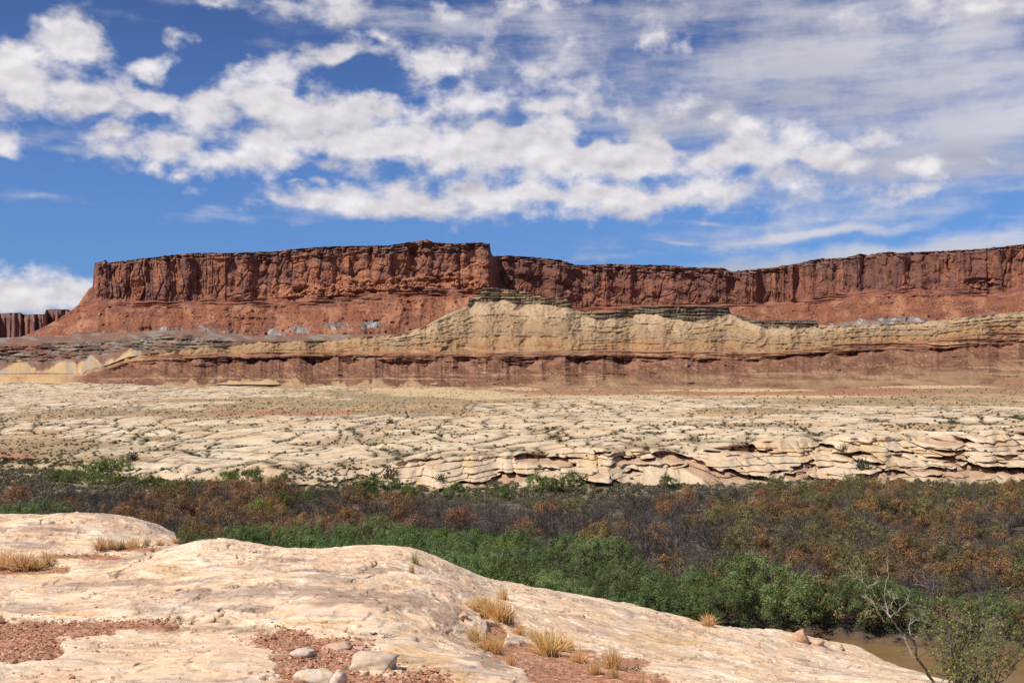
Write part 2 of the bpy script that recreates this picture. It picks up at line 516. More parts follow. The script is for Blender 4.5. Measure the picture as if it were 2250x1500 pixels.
    spk = fbm(s / 3.4, z / 2.2, 4, 240) + 0.5 * fbm(s / 25, z / 18, 3, 241)
    bl = voro(s / 3.0, z / 2.0, 5)
    bl2 = voro(s / 11.0, z / 7.0, 6)
    blk = np.where(bl[2] > 0.6, np.clip(0.45 - bl[0], 0, 1) * 5.0, 0) + np.where(bl2[2] > 0.86, np.clip(0.4 - bl2[0], 0, 1) * 14, 0)
    terr = np.tanh(2.5 * perlin(s / 170, zz / 6.5, 306)) * sst(fbm(s / 60, z / 25, 3, 307), -0.15, 0.3)
    dtal = 15 * gul + 1.8 * blk + 3.6 * fbm(s / 9, z / 6, 5, 29, 0.6) + 5.0 * terr
    alc = np.clip(1 - ((P2 - 2160) / 42) ** 2 - ((py - 625 + 0.0035 * (P2 - 2160) ** 2) / 15) ** 2, 0, 1)
    D = cl * (1 - cap) * d * (0.60 + 0.25 * sst(P2, 520, 300)) + cap * sst(P2, 196, 210) * (0.8 * d + dcap) + led * dled + tal * dtal
    D = D - 9 * np.sqrt(alc) * sst(fbm(s / 14, z / 9, 3, 243), -0.5, 0.2)
    plate = (1 - sst(k, -0.6, -0.02))
    dz = plate * 1.2 * fbm(s / 25, r / 25, 3, 33)
    V = points(P2, py, r, -D, dz)
    # --- rock colours
    N = py.shape
    c = np.zeros(N + (3,)) + (0.345, 0.140, 0.076)
    stre = lerp(30.0, 150.0, np.maximum(sst(P2, 520, 300), 0.7 * right))
    va = fbm(s / 15, z / stre, 5, 41) * 0.9 + (v1[3] - 0.5) * 0.9 + (v2[3] - 0.5) * 0.8 + (v3[3] - .5) * 0.3
    var = sst(va + 0.18 * right + 0.28 * sst(P2, 480, 260), -0.20, 0.35)
    c = cmix(c, (0.185, 0.088, 0.072), var * 0.85)
    c = cmix(c, (0.47, 0.215, 0.115), 0.6 * sst(fbm(s / 9, z / 7, 4, 43) + (v2[2] - .5) * .8 - 0.25 * right, 0.32, 0.75))
    dk = sst(fbm(s / 7, z / 130, 4, 44), 0.30, 0.6) * sst(fbm(s / 50, z / 200, 2, 45), -0.15, 0.25)
    c = cmix(c, (0.115, 0.055, 0.05), 0.65 * dk * (0.5 + 0.5 * np.maximum(right, sst(P2, 520, 300))))
    vr = sst(fbm(s / 26, z / 34, 5, 246) + 0.5 * (v2[3] - .5) + 0.35 * fbm(s / 8, z / 120, 3, 247), -0.25, 0.30) * right
    c = cmix(c, (0.150, 0.068, 0.050), vr * 0.72)
    fin = sst(P2, 1585, 1640) * (1 - sst(P2, 1900, 1990))
    c = cmix(c, (0.085, 0.048, 0.042), fin * sst(fbm(s / 6, z / 140, 4, 248) + 0.4 * fbm(s / 30, z / 60, 3, 249), 0.0, 0.45) * 0.8)
    red = sst(fbm(s / 120, z / 60, 3, 46), -0.1, 0.5) * right
    c = cmix(c, (0.30, 0.115, 0.072), 0.45 * red)
    hs = sst(perlin(s / 90, (z + wob) / 4.5, 391) + 0.6 * fbm(s / 20, z / 3, 4, 392), 0.15, 0.55)
    c = cmix(c, (0.15, 0.068, 0.05), hs * 0.40)
    ccap = cmix(np.zeros(N + (3,)) + (0.165, 0.082, 0.062), (0.28, 0.14, 0.09), sst(fbm(s / 14, zz / 3, 4, 47), 0.0, 0.6))
    hs = sst(perlin(s / 90, (z + wob) / 4.5, 391) + 0.6 * fbm(s / 20, z / 3, 4, 392), 0.15, 0.55)
    c = cmix(c, (0.15, 0.068, 0.05), hs * 0.40)
    ccap = cmix(ccap, (0.10, 0.055, 0.045), sst(fbm(s / 9, zz / 12, 4, 48), 0.1, 0.5) * 0.7)
    c = c * 0.88
    c = c + (ccap - c) * (1 - sst(k + 0.55 * fbm(s / 40, z / 60, 5, 49), 0.7, 1.15))[..., None]
    cled = cmix(np.zeros(N + (3,)) + (0.19, 0.07, 0.052), (0.30, 0.13, 0.08), sst(lst + fbm(s / 25, z / 8, 3, 50), -0.1, 0.7))
    ta = fbm(s / 30, z / 40, 5, 51)
    ctal = cmix(np.zeros(N + (3,)) + (0.235, 0.086, 0.043), (0.37, 0.165, 0.085), sst(ta, -0.1, 0.6))
    ctal = cmix(ctal, (0.155, 0.060, 0.040), sst(fbm(s / 45, z / 16, 4, 52), 0.05, 0.6) * 0.8)
    ctal = cmix(ctal, (0.40, 0.23, 0.155), sst(spk, 0.38, 0.7) * 0.6)
    ctal = cmix(ctal, (0.17, 0.075, 0.055), sst(-spk, 0.40, 0.75) * 0.65)
    lines = sst(perlin(s / 160, zz / 2.3, 53), 0.35, 0.6) * sst(fbm(s / 50, z / 20, 3, 54), 0.1, 0.5)
    ctal = cmix(ctal, (0.22, 0.07, 0.05), lines * 0.7)
    gs = blobmask(P2, py, [(395, 732, 80, 16), (510, 735, 30, 12), (605, 735, 28, 13), (662, 724, 24, 9), (740, 715, 24, 9), (815, 713, 30, 9), (240, 745, 80, 14), (60, 765, 90, 14), (1920, 712, 95, 9), (1990, 703, 60, 7)])
    gs = sst(gs + 0.55 * fbm(s / 14 + z / 18, z / 22, 4, 55), 0.25, 0.55)
    gcol = cmix(np.zeros(N + (3,)) + (0.20, 0.185, 0.17), (0.36, 0.34, 0.32), sst(fbm(s / 9 - z / 12, z / 26, 4, 258), 0.05, 0.45))
    gcol = cmix(gcol, (0.20, 0.10, 0.07), sst(fbm(s / 10 + z / 9, z / 16, 4, 259), 0.1, 0.4) * 0.85)
    ctal = ctal + (gcol - ctal) * (gs * 0.9)[..., None]
    dkl = sst(perlin(s / 200, zz / 3, 56) + 0.5 * fbm(s / 20, z / 5, 3, 57), 0.25, 0.6) * sst(blobmask(P2, py, [(400, 716, 90, 8), (530, 722, 40, 6), (620, 718, 40, 6), (250, 735, 90, 8), (1920, 703, 110, 7)]), 0.0, 0.4)
    ctal = cmix(ctal, (0.10, 0.075, 0.06), dkl * 0.85)
    cscree = cmix(np.zeros(N + (3,)) + (0.36, 0.15, 0.078), (0.25, 0.095, 0.055), sst(fbm(s / 18, z / 14, 5, 351), -0.1, 0.5))
    cscree = cmix(cscree, (0.14, 0.065, 0.045), sst(-spk, 0.35, 0.7) * 0.6)
    c = c + (cscree - c) * sst(k, 1.90, 2.06)[..., None]
    c = c + (cled - c) * sst(k, 1.92 + mm, 2.06 + mm)[..., None]
    c = c + (ctal - c) * np.maximum(sst(k + 0.5 * fbm(s / 40, z / 30, 3, 58), 2.7, 3.15), (1 - sst(P2, 190, 207)))[..., None]
    ptop = cmix(np.zeros(N + (3,)) + (0.30, 0.17, 0.11), (0.10, 0.11, 0.06), sst(fbm(s / 6, r / 9, 4, 59), 0.05, 0.4))
    c = c + (ptop - c) * (1 - sst(k, -0.25, -0.02))[..., None]
    structure(mesh_obj("mesa", V, grid_faces(*N), c, MAT_CLIFF))


def build_far_mesa():
    px = np.linspace(-420, 330, 500)
    T = curve([(-420, 680), (0, 688), (45, 687), (52, 691), (98, 690), (101, 681), (112, 679), (150, 680), (160, 684), (200, 700), (330, 720)])(px)
    T = T - 0.7 * np.abs(fbm(px / 12.0, 0 * px, 4, 3))
    W = curve([(-420, 740), (0, 748), (60, 745), (100, 722), (140, 712), (200, 720), (330, 740)])(px)
    K = T + 10
    u = (px - CX) / F
    rT = 3000 + 40 * np.abs(fbm(u * 60, 0 * u, 3, 9)) + sst(px, 95, 103) * 300
    zT = (HOR - T) / F * rT
    kr = np.stack([rT + 900, rT, rT - 12, rT - 26, rT - 330])
    kp = np.stack([HOR - F * (zT - 60) / kr[0], T, K, W, W + 75])
    py, r, k = sheet(px, kp, kr, [5, 12, 70, 50])
    s = np.broadcast_to(u * 3000, py.shape)
    z = -(py - HOR) / F * r
    cl = sst(k, 0.95, 1.1) * (1 - sst(k, 2.9, 3.05))
    v1 = voro(s / 22, z / 120, 1)
    d = cl * (12 * (v1[2] - .5) + 10 * fbm(s / 40, z / 200, 4, 5) - 8 * np.exp(-(perlin(s / 18, z / 300, 6) / .1) ** 2)) + (1 - cl) * 6 * fbm(s / 40, z / 60, 4, 8)
    c = cmix(np.zeros(py.shape + (3,)) + (0.34, 0.155, 0.105), (0.16, 0.085, 0.075), sst(fbm(s / 20, z / 160, 4, 9) + (v1[3] - .5), -0.1, 0.4))
    c = cmix(c, (0.18, 0.10, 0.085), (1 - sst(k, 1.7, 2.1)) * 0.7)
    c = cmix(c, (0.36, 0.17, 0.115), sst(k, 2.9, 3.1))
    structure(mesh_obj("distant_mesa", points(np.broadcast_to(px, py.shape), py, r, -d), grid_faces(*py.shape), c, MAT_CLIFF))


# ------------------------------------------------------------------ grey ledges and yellow cones under the mesa's end
def build_ledges():
    px = np.linspace(-330, 960, 1100)
    T = curve([(-330, 800), (0, 742), (100, 738), (300, 728), (420, 725), (560, 738), (700, 735), (960, 735)])(px)
    A = curve([(-330, 812), (0, 768), (200, 765), (360, 745), (430, 748), (540, 762), (700, 760), (960, 760)])(px)
    B = curve([(-330, 830), (0, 798), (150, 790), (300, 768), (370, 770), (440, 778), (700, 790), (960, 790)])(px) + 3 * fbm(px / 40, 0 * px, 3, 2)
    C = curve([(-330, 850), (0, 830), (200, 815), (400, 800), (960, 800)])(px)
    u = (px - CX) / F
    rr = 1185 + 25 * fbm(u * 14, 0 * u, 3, 61)
    kr = np.stack([rr + 130, rr + 60, rr, rr - 90, rr - 260])
    kp = np.stack([T, A - 8, B, C, C + 45])
    py, r, k = sheet(px, kp, kr, [50, 70, 70, 30])
    P2 = np.broadcast_to(px, py.shape)
    s = np.broadcast_to(u * 1185, py.shape)
    z = -(py - HOR) / F * r
    zw = z + 1.2 * fbm(s / 18, z / 18, 3, 261)
    st = perlin(s / 34, zw / 3.2, 62) + 0.7 * perlin(s / 14, zw / 1.6, 63)
    wl = sst(k, 0.5, 0.9) * (1 - sst(k, 1.95, 2.1))
    vf = voro((s + 3 * fbm(s / 10, z / 10, 2, 206)) / 26, 0 * s + 0.5, 4)
    cone = np.clip(vf[0] * (0.6 + vf[2]), 0, 0.8)
    D = wl * (4 * np.tanh(st * 2.2) + 6 * fbm(s / 16, z / 10, 5, 65, 0.6)) + (1 - wl) * (2 * fbm(s / 12, z / 12, 4, 66)) - sst(k, 2.0, 2.4) * 16 * cone
    c = np.zeros(py.shape + (3,)) + (0.22, 0.12, 0.08)
    c = cmix(c, (0.24, 0.20, 0.165), sst(fbm(s / 22 + z / 22, z / 9, 5, 67), 0.0, 0.4))
    c = cmix(c, (0.115, 0.085, 0.062), wl * sst(st + 0.8 * fbm(s / 12, z / 6, 4, 268), -0.5, 0.3))
    c = cmix(c, (0.27, 0.23, 0.16), wl * sst(fbm(s / 25, z / 5, 4, 68), 0.15, 0.5))
    c = cmix(c, (0.24, 0.095, 0.062), wl * sst(fbm(s / 60, z / 9, 3, 69) + sst(P2, 250, 0) * .4, 0.15, 0.4) * 0.7)
    yel = sst(k + 1.1 * (0.30 - cone) + 0.12 * fbm(s / 9, z / 9, 3, 70), 2.0, 2.25)
    yc = cmix(np.zeros(py.shape + (3,)) + (0.52, 0.35, 0.17), (0.40, 0.31, 0.22), sst(fbm(s / 12, z / 30, 3, 72), 0.1, 0.5))
    c = c + (yc - c) * yel[..., None]
    c = cmix(c, (0.25, 0.11, 0.075), sst(perlin(s / 90, z / 2.5, 73), 0.25, 0.5) * sst(k, 2.4, 2.7) * 0.8)
    structure(mesh_obj("ledges", points(P2, py, r, -D), grid_faces(*py.shape), c, MAT_BENCH))


# ------------------------------------------------------------------ yellow butte and the maroon bench
def build_bench():
    px = np.linspace(-330, 2560, 2500)
    p = px
    u = (p - CX) / F
    S0 = curve([(-330, 832), (0, 826), (100, 826), (180, 824), (190, 813), (240, 800), (280, 784), (330, 776), (440, 763), (520, 757), (560, 750), (650, 749), (740, 747), (780, 740), (830, 738), (870, 735), (900, 727), (932, 718), (960, 702), (985, 688), (1010, 680),
                (1026, 672), (1031, 656), (1054, 650), (1061, 633), (1080, 632), (1100, 635), (1150, 641), (1180, 645), (1192, 655), (1220, 653), (1242, 656), (1256, 668), (1260, 681), (1275, 684), (1300, 686), (1345, 686), (1372, 678), (1420, 672), (1480, 673), (1600, 673), (1605, 688), (1640, 698),
                (1672, 706), (1700, 704), (1790, 703), (1800, 714), (1840, 716), (1900, 712), (1980, 710), (2050, 705), (2120, 697), (2180, 690), (2250, 684), (2400, 665), (2560, 655)])
    C0 = curve([(-330, 832), (940, 714), (1020, 678), (1045, 664), (1064, 666), (1100, 660), (1130, 666), (1200, 668), (1256, 679), (1275, 694), (1320, 700), (1360, 700), (1395, 691), (1440, 690), (1475, 700), (1510, 706), (1550, 700), (1585, 691), (1605, 692), (1640, 706), (1672, 717), (1790, 716), (1800, 717), (2560, 655)])
    Y0 = curve([(-330, 833), (0, 827), (180, 825), (240, 803), (280, 790), (340, 780), (440, 776), (640, 772), (800, 772), (900, 772), (1100, 773), (1300, 771), (1500, 771), (1700, 775), (1780, 766), (1850, 754), (1950, 748), (2050, 748), (2100, 738), (2170, 728), (2250, 728), (2560, 700)])
    L0 = curve([(-330, 834), (0, 829), (180, 827), (240, 808), (300, 792), (440, 786), (640, 782), (900, 780), (1100, 783), (1300, 780), (1500, 784), (1650, 787), (1730, 778), (1830, 772), (1950, 766), (2080, 764), (2200, 752), (2250, 747), (2560, 722)])
    B0 = curve([(-330, 836), (0, 832), (180, 831), (240, 817), (300, 806), (440, 802), (640, 800), (800, 801), (900, 803), (1100, 804), (1300, 800), (1500, 798), (1650, 797), (1730, 790), (1830, 784), (1950, 777), (2080, 775), (2200, 766), (2250, 760), (2560, 735)])
    F0 = curve([(-330, 852), (0, 850), (300, 848), (600, 846), (900, 850), (1000, 852), (1300, 850), (1500, 850), (1700, 848), (2000, 838), (2250, 826), (2560, 812)])
    n0 = lambda a, sc, sd: a * fbm(p / sc, 0 * p, 4, sd)
    S = S0(p) - 1.6 * np.abs(n0(1, 10.0, 81)) * sst(p, 1020, 1035) * (1 - sst(p, 1795, 1805)) + n0(0.8, 20, 82)
    cvo = voro(p / 34.0, 0 * p + 0.5, 15)
    C = np.maximum(C0(p) + n0(2.0, 18, 83) - sst(p, 1265, 1300) * (1 - sst(p, 1640, 1670)) * 9 * np.clip(0.62 - cvo[0] * 1.3, 0, 1) * (0.1 + 0.4 * cvo[2]), S + 0.3)
    Y = np.maximum(Y0(p) + n0(1.5, 50, 84), C + 0.3)
    L = np.maximum(L0(p) + n0(1.2, 40, 85), Y + 0.3)
    B = np.maximum(L + (B0(p) - L0(p)) * np.clip(0.62 + 0.75 * fbm(p / 55, 0 * p, 4, 386), 0.15, 1.15), L + 0.3)
    Ft = np.maximum(F0(p), B + 4)
    rfoot = 1010 + 26 * fbm(u * 13, 0 * u + .7, 3, 87)
    rl = 1010 + 26 * fbm(u * 13, 0 * u + .7, 3, 87) + 2.2 * fbm(u * 60, 0 * u, 3, 88)
    rs = rl + 12 + np.clip(Y - C, 0, 200) * 0.95
    prom = np.exp(-((p - 1085) / 190) ** 2) * 22
    rs = rs - prom * 0.6 + 5 * fbm(u * 40, 0 * u, 2, 89)
    kr = np.stack([rs + 260, rs + 50, rs + 8, rs, rl + 8, rl, rfoot + 0.25 * (rl - rfoot) - 3, rfoot - 6 - np.clip(F0(p) - B0(p), 4, 60) * 1.9, rfoot - 190])
    zS = (HOR - S) / F * kr[2]
    kp = np.stack([HOR - F * (zS - 30) / kr[0], HOR - F * (zS - 1) / kr[1], S, C, Y, L, B, Ft, np.maximum(Ft + 16, HOR + F * 19.5 / kr[8])])
    py, r, k = sheet(px, kp, kr, [3, 5, 34, 120, 22, 44, 60, 12])
    k = k - 2.0     # 0 crest, 1 cap foot, 2 yellow foot, 3 ledge top, 4 ledge foot, 5 slope foot
    P2 = np.broadcast_to(p, py.shape)
    s = np.broadcast_to(u * 1050, py.shape)
    z = -(py - HOR) / F * r
    wob = 3 * fbm(s / 45, z / 40, 3, 90)
    zz = z + 0.5 * wob
    cap = sst(k, -0.03, 0.03) * (1 - sst(k, 0.93, 1.05))
    hascap = sst(P2, 1018, 1030) * (1 - sst(P2, 1796, 1804))
    hascap = hascap * (1 - 0.9 * np.exp(-((P2 - 1272) / 12) ** 2))
    yl = sst(k, 0.97, 1.1) * (1 - sst(k, 1.95, 2.05))
    led = sst(k, 2.9, 3.03) * (1 - sst(k, 3.92, 4.05))
    upl = sst(k, 1.95, 2.05) * (1 - led) * (1 - sst(k, 3.9, 4.0))
    slo = sst(k, 3.95, 4.1)
    vc = voro((s + wob) / 5.5, z / 6.0, 7)
    st = perlin(s / 60, zz / 1.7, 91) + 0.6 * perlin(s / 30, zz / 0.8, 92)
    dcap = 2.4 * np.tanh(st * 2) + 2.6 * (vc[2] - .5) - 2.0 * np.exp(-((vc[1] - vc[0]) / .08) ** 2) + 1.5 * fbm(s / 10, z / 8, 4, 93)
    q = np.clip(k - 1, 0, 1)
    sk = s + 0.35 * (P2 - 1085) / 190 * np.clip(60 - z, 0, 80) * 0.8
    rill = np.abs(fbm(sk / 42 + 0.5 * fbm(s / 25, z / 25, 3, 94), z / 120, 2, 95))
    rill2 = np.abs(fbm(sk / 10 + 0.5 * fbm(s / 9, z / 9, 2, 194), z / 60, 2, 96))
    yst = perlin(s / 70, zz / 2.4, 97) + 0.55 * perlin(s / 60, zz / 0.9, 98)
    qq = np.clip(k - 1, 0, 1)
    band = np.exp(-((qq - 0.38 + 0.05 * fbm(s / 40, 0 * s, 3, 298)) / 0.045) ** 2) + np.exp(-((qq - 0.25) / 0.02) ** 2) + np.exp(-((qq - 0.66) / 0.03) ** 2)
    hard = sst(yst * (0.35 + 0.65 * sst(qq, 0.6, 0.8)) + 0.75 * np.minimum(band, 1) * sst(P2, 780, 900) - 0.12, 0.15, 0.55) * sst(fbm(s / 30, zz / 14, 2, 99) + 0.2, -0.3, 0.2)
    fanY = voro((s + 3 * fbm(s / 12, z / 12, 2, 296)) / 24, z / 40, 5)
    dy = -9.0 * np.clip(fanY[0], 0, .8) * (0.35 + q) - rill * 6.5 * (0.35 + q) - 2.0 * rill2 + 1.8 * hard + 1.5 * fbm(s / 5, z / 3, 5, 100, 0.6)
    lst = perlin(s / 150, zz / 1.5, 101) + 0.7 * perlin(s / 70, zz / 0.7, 102)
    und = sst(fbm(s / 20, 0 * s + 2, 4, 103), -0.05, 0.45)
    vb = voro((s + wob) / 7.0, z / 30, 8)
    kl = np.clip(k - 3, 0, 1)
    brk = sst(fbm(s / 38, 0 * s + 4, 4, 387), -0.30, 0.15)
    und = und * brk
    dl = 1.7 * np.tanh(lst * 2.2) + 2.2 * (vb[2] - .5) + 2.0 * fbm(s / 9, z / 7, 4, 104) - und * (6.5 * sst(kl, 0.30, 0.42) * (1 - 0.6 * sst(kl, 0.85, 1.0))) + 1.6 * brk * (1 - sst(kl, 0.22, 0.30)) - 1.5 * sst(fbm(s / 30, zz / 2.2, 3, 203), 0.1, 0.3)
    du = 1.5 * np.tanh(lst * 2) + 1.4 * fbm(s / 9, z / 5, 4, 105)
    qf = np.clip(k - 4, 0, 1)
    vf = voro((s + 2 * fbm(s / 8, z / 8, 2, 206)) / 23, 0 * s + 0.5, 6)
    fan = np.clip(vf[0] * (0.75 + 0.9 * vf[2]), 0, 0.8)
    dc0 = voro(s / 26, 0 * s + .5, 3)
    bl = voro(s / 3.4, z / 2.0, 9)
    ds = -fan * 3.5 * qf * (1 - 0.85 * sst(P2, 930, 1080)) + np.where(bl[2] > 0.82, np.clip(.45 - bl[0], 0, 1) * 4, 0) + 4.0 * fbm((s + z) / 12, z / 7, 5, 107, 0.6) + 3.0 * np.clip(0.6 - dc0[0], 0, 1) * (1 - qf) - 4.0 * np.abs(fbm((s + 1.5 * z) / 34, z / 14, 3, 207)) * qf + 2.5 * np.tanh(1.5 * perlin(s / 140, zz / 1.6, 108)) * sst(fbm(s / 40, z / 9, 2, 109), 0.0, 0.3)
    D = cap * hascap * dcap + yl * dy + upl * du + led * dl + slo * ds
    fade = sst(P2, 150, 260)
    D = D * (0.25 + 0.75 * fade)
    V = points(P2, py, r, -D)
    N = py.shape
    c = np.zeros(N + (3,))
    cc = cmix(c + (0.24, 0.175, 0.105), (0.12, 0.085, 0.055), sst(fbm(s / 9, z / 3, 4, 110) + 0.5 * (vc[3] - .5), 0.0, 0.45))
    cc = cmix(cc, (0.40, 0.33, 0.21), sst(fbm(s / 14, z / 2.2, 4, 111), 0.2, 0.6) * 0.7)
    cc = cmix(cc, (0.16, 0.12, 0.085), 0.75 * sst(P2, 1290, 1360))
    qy = (py - C) / np.maximum(Y - C, 1.0)
    yy = cmix(c + (0.44, 0.275, 0.125), (0.49, 0.345, 0.185), sst(fbm(s / 30, z / 14, 4, 112), 0.0, 0.5))
    yy = cmix(yy, (0.38, 0.245, 0.12), sst(fbm(s / 10, z / 90, 4, 113), 0.1, 0.5) * 0.6)
    yy = cmix(yy, (0.53, 0.39, 0.225), 0.75 * (1 - sst(qy + 0.12 * fbm(s / 20, z / 30, 4, 317), 0.18, 0.42)))
    lowy = sst(qy + 0.10 * fbm(s / 30, z / 9, 4, 114), 0.62, 0.78)
    lowy = np.maximum(lowy, sst(P2, 900, 800) * 0.6)
    yy = cmix(yy, (0.41, 0.225, 0.092), lowy * 0.8)
    grey = np.exp(-((qy - 0.56 + 0.06 * fbm(s / 30, z / 9, 3, 115)) / 0.10) ** 2) * sst(P2, 800, 860)
    yy = cmix(yy, (0.36, 0.245, 0.14), grey * 0.8)
    yy = cmix(yy, (0.20, 0.12, 0.065), hard * sst(fbm(s / 12, z / 2, 4, 116), -0.15, 0.45) * 0.7)
    yy = cmix(yy, (0.20, 0.16, 0.10), sst(voro(s / 3.0, z / 1.8, 10)[2], 0.9, 0.95) * 0.5)
    yy = cmix(yy, (0.24, 0.165, 0.095), sst(fbm(s / 3.2, z / 2.0, 4, 216) + 0.5 * fbm(s / 26, z / 14, 3, 217), 0.30, 0.75) * 0.65)
    debris = sst(fbm(s / 16 - z / 16, z / 30, 4, 117), 0.25, 0.5) * sst(blobmask(P2, py, [(1185, 690, 80, 34), (1515, 712, 90, 30), (1310, 715, 70, 26), (1360, 705, 40, 20), (1640, 715, 60, 14)]), -0.1, 0.4)
    yy = cmix(yy, (0.20, 0.135, 0.075), debris * 0.8)
    yy = cmix(yy, (0.36, 0.245, 0.13), 0.7 * sst(fbm(s / 15 + z / 20, z / 12, 5, 417), 0.15, 0.55))
    lb = np.exp(-((qy - 0.60 + 0.05 * fbm(s / 50, 0 * s, 3, 418)) / 0.018) ** 2) * sst(fbm(s / 10, z / 4, 4, 419), -0.3, 0.2)
    yy = cmix(yy, (0.13, 0.09, 0.055), lb * 0.8 * sst(P2, 700, 850))
    yy = yy * np.array((0.86, 0.85, 0.90))
    um = cmix(c + (0.29, 0.14, 0.075), (0.42, 0.25, 0.125), sst(fbm(s / 25, z / 3, 4, 118), 0.0, 0.5))
    um = cmix(um, (0.16, 0.07, 0.05), sst(lst, 0.2, 0.6) * 0.6)
    ml = cmix(c + (0.20, 0.085, 0.052), (0.31, 0.155, 0.095), sst(lst + fbm(s / 14, z / 2, 4, 119), 0.0, 0.8))
    ml = cmix(ml, (0.13, 0.06, 0.045), sst(fbm(s / 8, z / 20, 4, 120), 0.1, 0.5) * 0.6)
    sl = cmix(c + (0.185, 0.085, 0.047), (0.265, 0.135, 0.078), sst(fbm(s / 20, z / 8, 5, 121), 0.0, 0.6))
    sl = cmix(sl, (0.48, 0.27, 0.17), sst(fbm(s / 2.6, z / 1.6, 4, 244) + 0.5 * fbm(s / 20, z / 8, 3, 245), 0.42, 0.75) * 0.6)
    sl = cmix(sl, (0.15, 0.065, 0.045), sst(fbm(s / 2.6, z / 1.6, 4, 246) + 0.4 * fbm(s / 20, z / 8, 3, 247), 0.42, 0.8) * 0.6)
    dc = voro((s + 4 * fbm(s / 20, z / 12, 3, 388)) / 26, 0 * s + .5, 3)
    lobe = sst(0.55 - 1.1 * dc[0] - 0.9 * qf + 0.25 * fbm(s / 8, z / 6, 4, 389), 0.0, 0.25)
    sl = cmix(sl, (0.31, 0.155, 0.092), lobe * 0.7)
    sl = cmix(sl, (0.115, 0.055, 0.038), sst(fbm((s + z) / 12, z / 5, 5, 390), 0.18, 0.55) * 0.65)
    tanband = sst(perlin(s / 200, zz / 2.2, 122) + 0.4 * fbm(s / 30, z / 3, 3, 123), 0.25, 0.5)
    sl = cmix(sl, (0.52, 0.33, 0.18), tanband * sst(qf, 0.35, 0.6) * 0.55)
    soilm = sst(qf + 0.35 * fbm(s / 40, z / 6, 4, 318), 0.45, 1.0) * sst(P2, 980, 1180)
    sl = cmix(sl, (0.33, 0.205, 0.11), soilm * 0.75)
    sl = cmix(sl, (0.17, 0.075, 0.045), sst(fbm(s / 50, z / 5, 4, 319), 0.15, 0.5) * 0.6)
    cone = sst(qf - 0.60 - 0.12 * vf[3] - fan * 0.45 + 0.10 * fbm(s / 5, z / 5, 3, 124), -0.04, 0.05) * (1 - sst(P2, 900, 1080))
    conc = cmix(c + (0.40, 0.25, 0.13), (0.35, 0.225, 0.125), sst(fbm(s / 9, z / 9, 3, 125), 0, .5))
    sl = sl + (conc - sl) * cone[..., None]
    c = cc
    c = c + (yy - c) * np.maximum(sst(k, 0.95, 1.05), 1 - hascap)[..., None]
    c = c + (um - c) * sst(k + 0.25 * fbm(s / 30, z / 6, 3, 126), 1.9, 2.1)[..., None]
    c = c + (ml - c) * sst(k, 2.9, 3.05)[..., None]
    c = c + (sl - c) * sst(k, 3.92, 4.08)[..., None]
    orange = sst(P2, 190, 150) * sst(k, 0.9, 1.0)
    c = cmix(c, (0.55, 0.34, 0.16), orange * 0.85)
    structure(mesh_obj("bench", V, grid_faces(*N), c, MAT_BENCH))


# ------------------------------------------------------------------ the pale, cracked sandstone plain with its ledged edge
PLAIN = {}


